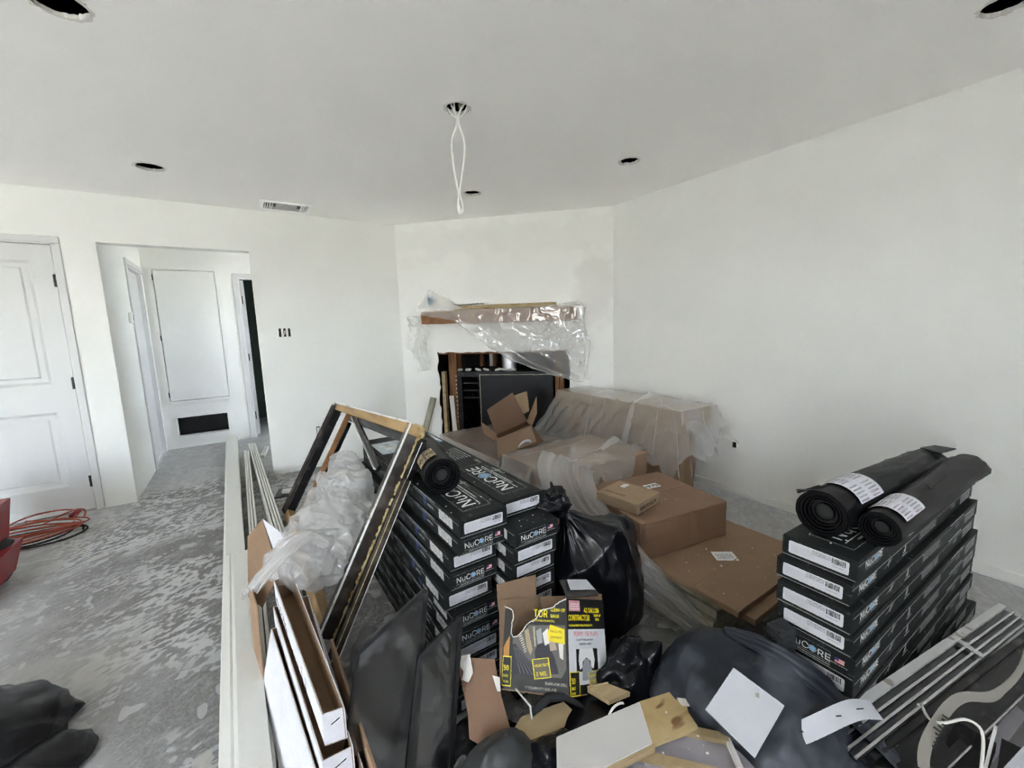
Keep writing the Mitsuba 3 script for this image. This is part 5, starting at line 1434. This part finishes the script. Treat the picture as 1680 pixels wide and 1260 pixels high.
# over the top of the shelf, back to the wall and up in a peak at the left
ts = np.linspace(0, 1, 24)
s3 = np.linspace(.30, 1.95, 90)
rise = np.interp(s3, [.30, .36, .48, .68, .80, 1.6, 1.90, 1.95], [.14, .235, .17, .05, .012, .014, .05, .03])
S_ = np.repeat(s3[:, None], 24, 1); T_ = np.repeat(ts[None], 90, 0)
Z = 1.524 + rise[:, None] * T_ ** .8 + .012 * ridge(np.stack([S_ * 8, T_ * 2, T_ * 0], -1), 71, 2) * (1 - T_)
S = P0 + t45 * S_[..., None] - n45 * (.205 * (1 - T_) + .034)[..., None] + A([0, 0, 1]) * Z[..., None]
part(k, 'top_fold', grid_mesh(S), 'film', True)
part(k, 'tape', at(bx(-.03, .03, -.04, .04, 0, .002), MF @ trimesh.transformations.translation_matrix([.40, 1.63, .10])), mat('blue_tape', [.10, .22, .36], 0.5), label='blue tape')
# thick rolled lower edge
pe = np.array([P0 + t45 * s_ - n45 * .19 + A([0, 0, z_]) for s_, z_ in zip(ss[22:], low[22:])])
part(k, 'rolled_edge', tube(pe[::3], .007 + .003 * np.sin(np.arange(len(pe[::3]))), 7), 'film_milky', True)
# crumpled piece at the left end and at the right end
for (s0, s1, z0, z1, sd_) in ((.16, .36, .90, 1.48, 81), (1.90, 2.02, .80, 1.50, 91)):
    uu, vv = np.meshgrid(np.linspace(0, 1, 40), np.linspace(0, 1, 90), indexing='ij')
    taper = .55 + .45 * np.sin(vv * 2.6 + .5) if sd_ == 81 else .5 + .5 * vv
    sc_ = (s0 + s1) / 2 + (uu - .5) * (s1 - s0) * taper + .02 * np.sin(vv * 9 + sd_)
    zz = z1 + (z0 - z1) * vv + .02 * (uu - .5)
    q = np.stack([sc_ * 12, zz * 12, sc_ * 0], -1)
    oo = .09 + .09 * (1 - vv) + .05 * (ridge(q, sd_, 3) - .3) + .02 * np.sin(uu * 14 + vv * 5)
    S = P0 + t45 * sc_[..., None] - n45 * np.maximum(oo, .015)[..., None] + A([0, 0, 1]) * zz[..., None]
    part(k, 'hanging_fold', grid_mesh(S), 'film_milky', True)

# ------------------------------------------------------------------ things on the floor at the left
k = thing('extension_cord', 'orange red extension cord coiled on the floor in front of the white door', 'extension cord')
cx_, cy_ = -1.30, 4.02
a = np.linspace(0, 2 * np.pi * 8, 420)
rr_ = 1 + .10 * np.sin(a * .37) + .06 * np.sin(a * 1.3 + 1)
hz = .012 + .075 * (a / a[-1]) + .008 * np.sin(a * 2.1)
pc = np.stack([cx_ + .235 * rr_ * np.cos(a) + .02 * np.sin(a * .21), cy_ + .125 * rr_ * np.sin(a) + .015 * np.cos(a * .33) + .04 * (a / a[-1]), hz], 1)
part(k, 'coil', tube(pc[150:], .0055, 7), mat('cord_orange', [.36, .075, .045], 0.45), True, label='orange red coil')
part(k, 'coil', tube(pc[:152], .0060, 7), 'rubber', True, label='dark coil below')
part(k, 'loop', tube([[-1.45, 4.16, .09], [-1.30, 4.27, .115], [-1.12, 4.22, .10], [-1.10, 4.12, .09], [-1.22, 4.10, .105], [-1.36, 4.18, .10]], .0055, 7, 60), 'cord_orange', True)
part(k, 'loop', tube([[-1.24, 4.05, .10], [-1.14, 4.16, .12], [-1.09, 4.24, .10], [-1.065, 4.16, .07]], .0055, 7, 40), 'cord_orange', True)
part(k, 'plug', tube([[-1.12, 4.10, .105], [-1.09, 4.17, .115]], [.012, .015], 10), 'red_plastic', True)
k = thing('red_machine', 'red wheeled machine with black tyre at the left edge', 'machine')
part(k, 'body', hexa(A([[-1.70, 3.05, .07], [-1.235, 3.10, .07], [-1.235, 3.48, .07], [-1.70, 3.48, .07]]), A([[-1.74, 3.02, .46], [-1.185, 3.16, .46], [-1.185, 3.52, .46], [-1.74, 3.52, .46]])), 'red_plastic')
part(k, 'skirt', hexa(A([[-1.70, 3.04, .05], [-1.20, 3.10, .05], [-1.20, 3.46, .05], [-1.70, 3.46, .05]]), A([[-1.72, 3.02, .22], [-1.160, 3.15, .22], [-1.160, 3.50, .22], [-1.72, 3.50, .22]])), 'red_plastic')
for (wx, wy) in ((-1.235, 3.13), (-1.235, 3.42)):
    w_ = part(k, 'wheel', at(trimesh.creation.torus(.085, .042, major_sections=36, minor_sections=14), frame([wx, wy, .128], [0, 1, 0], [.2, 0, 1])), 'rubber', True)
    part(w_, 'hub', at(trimesh.creation.cylinder(radius=.06, height=.05, sections=28), frame([wx, wy, .128], [0, 1, 0], [.2, 0, 1])), 'black_metal', 40)
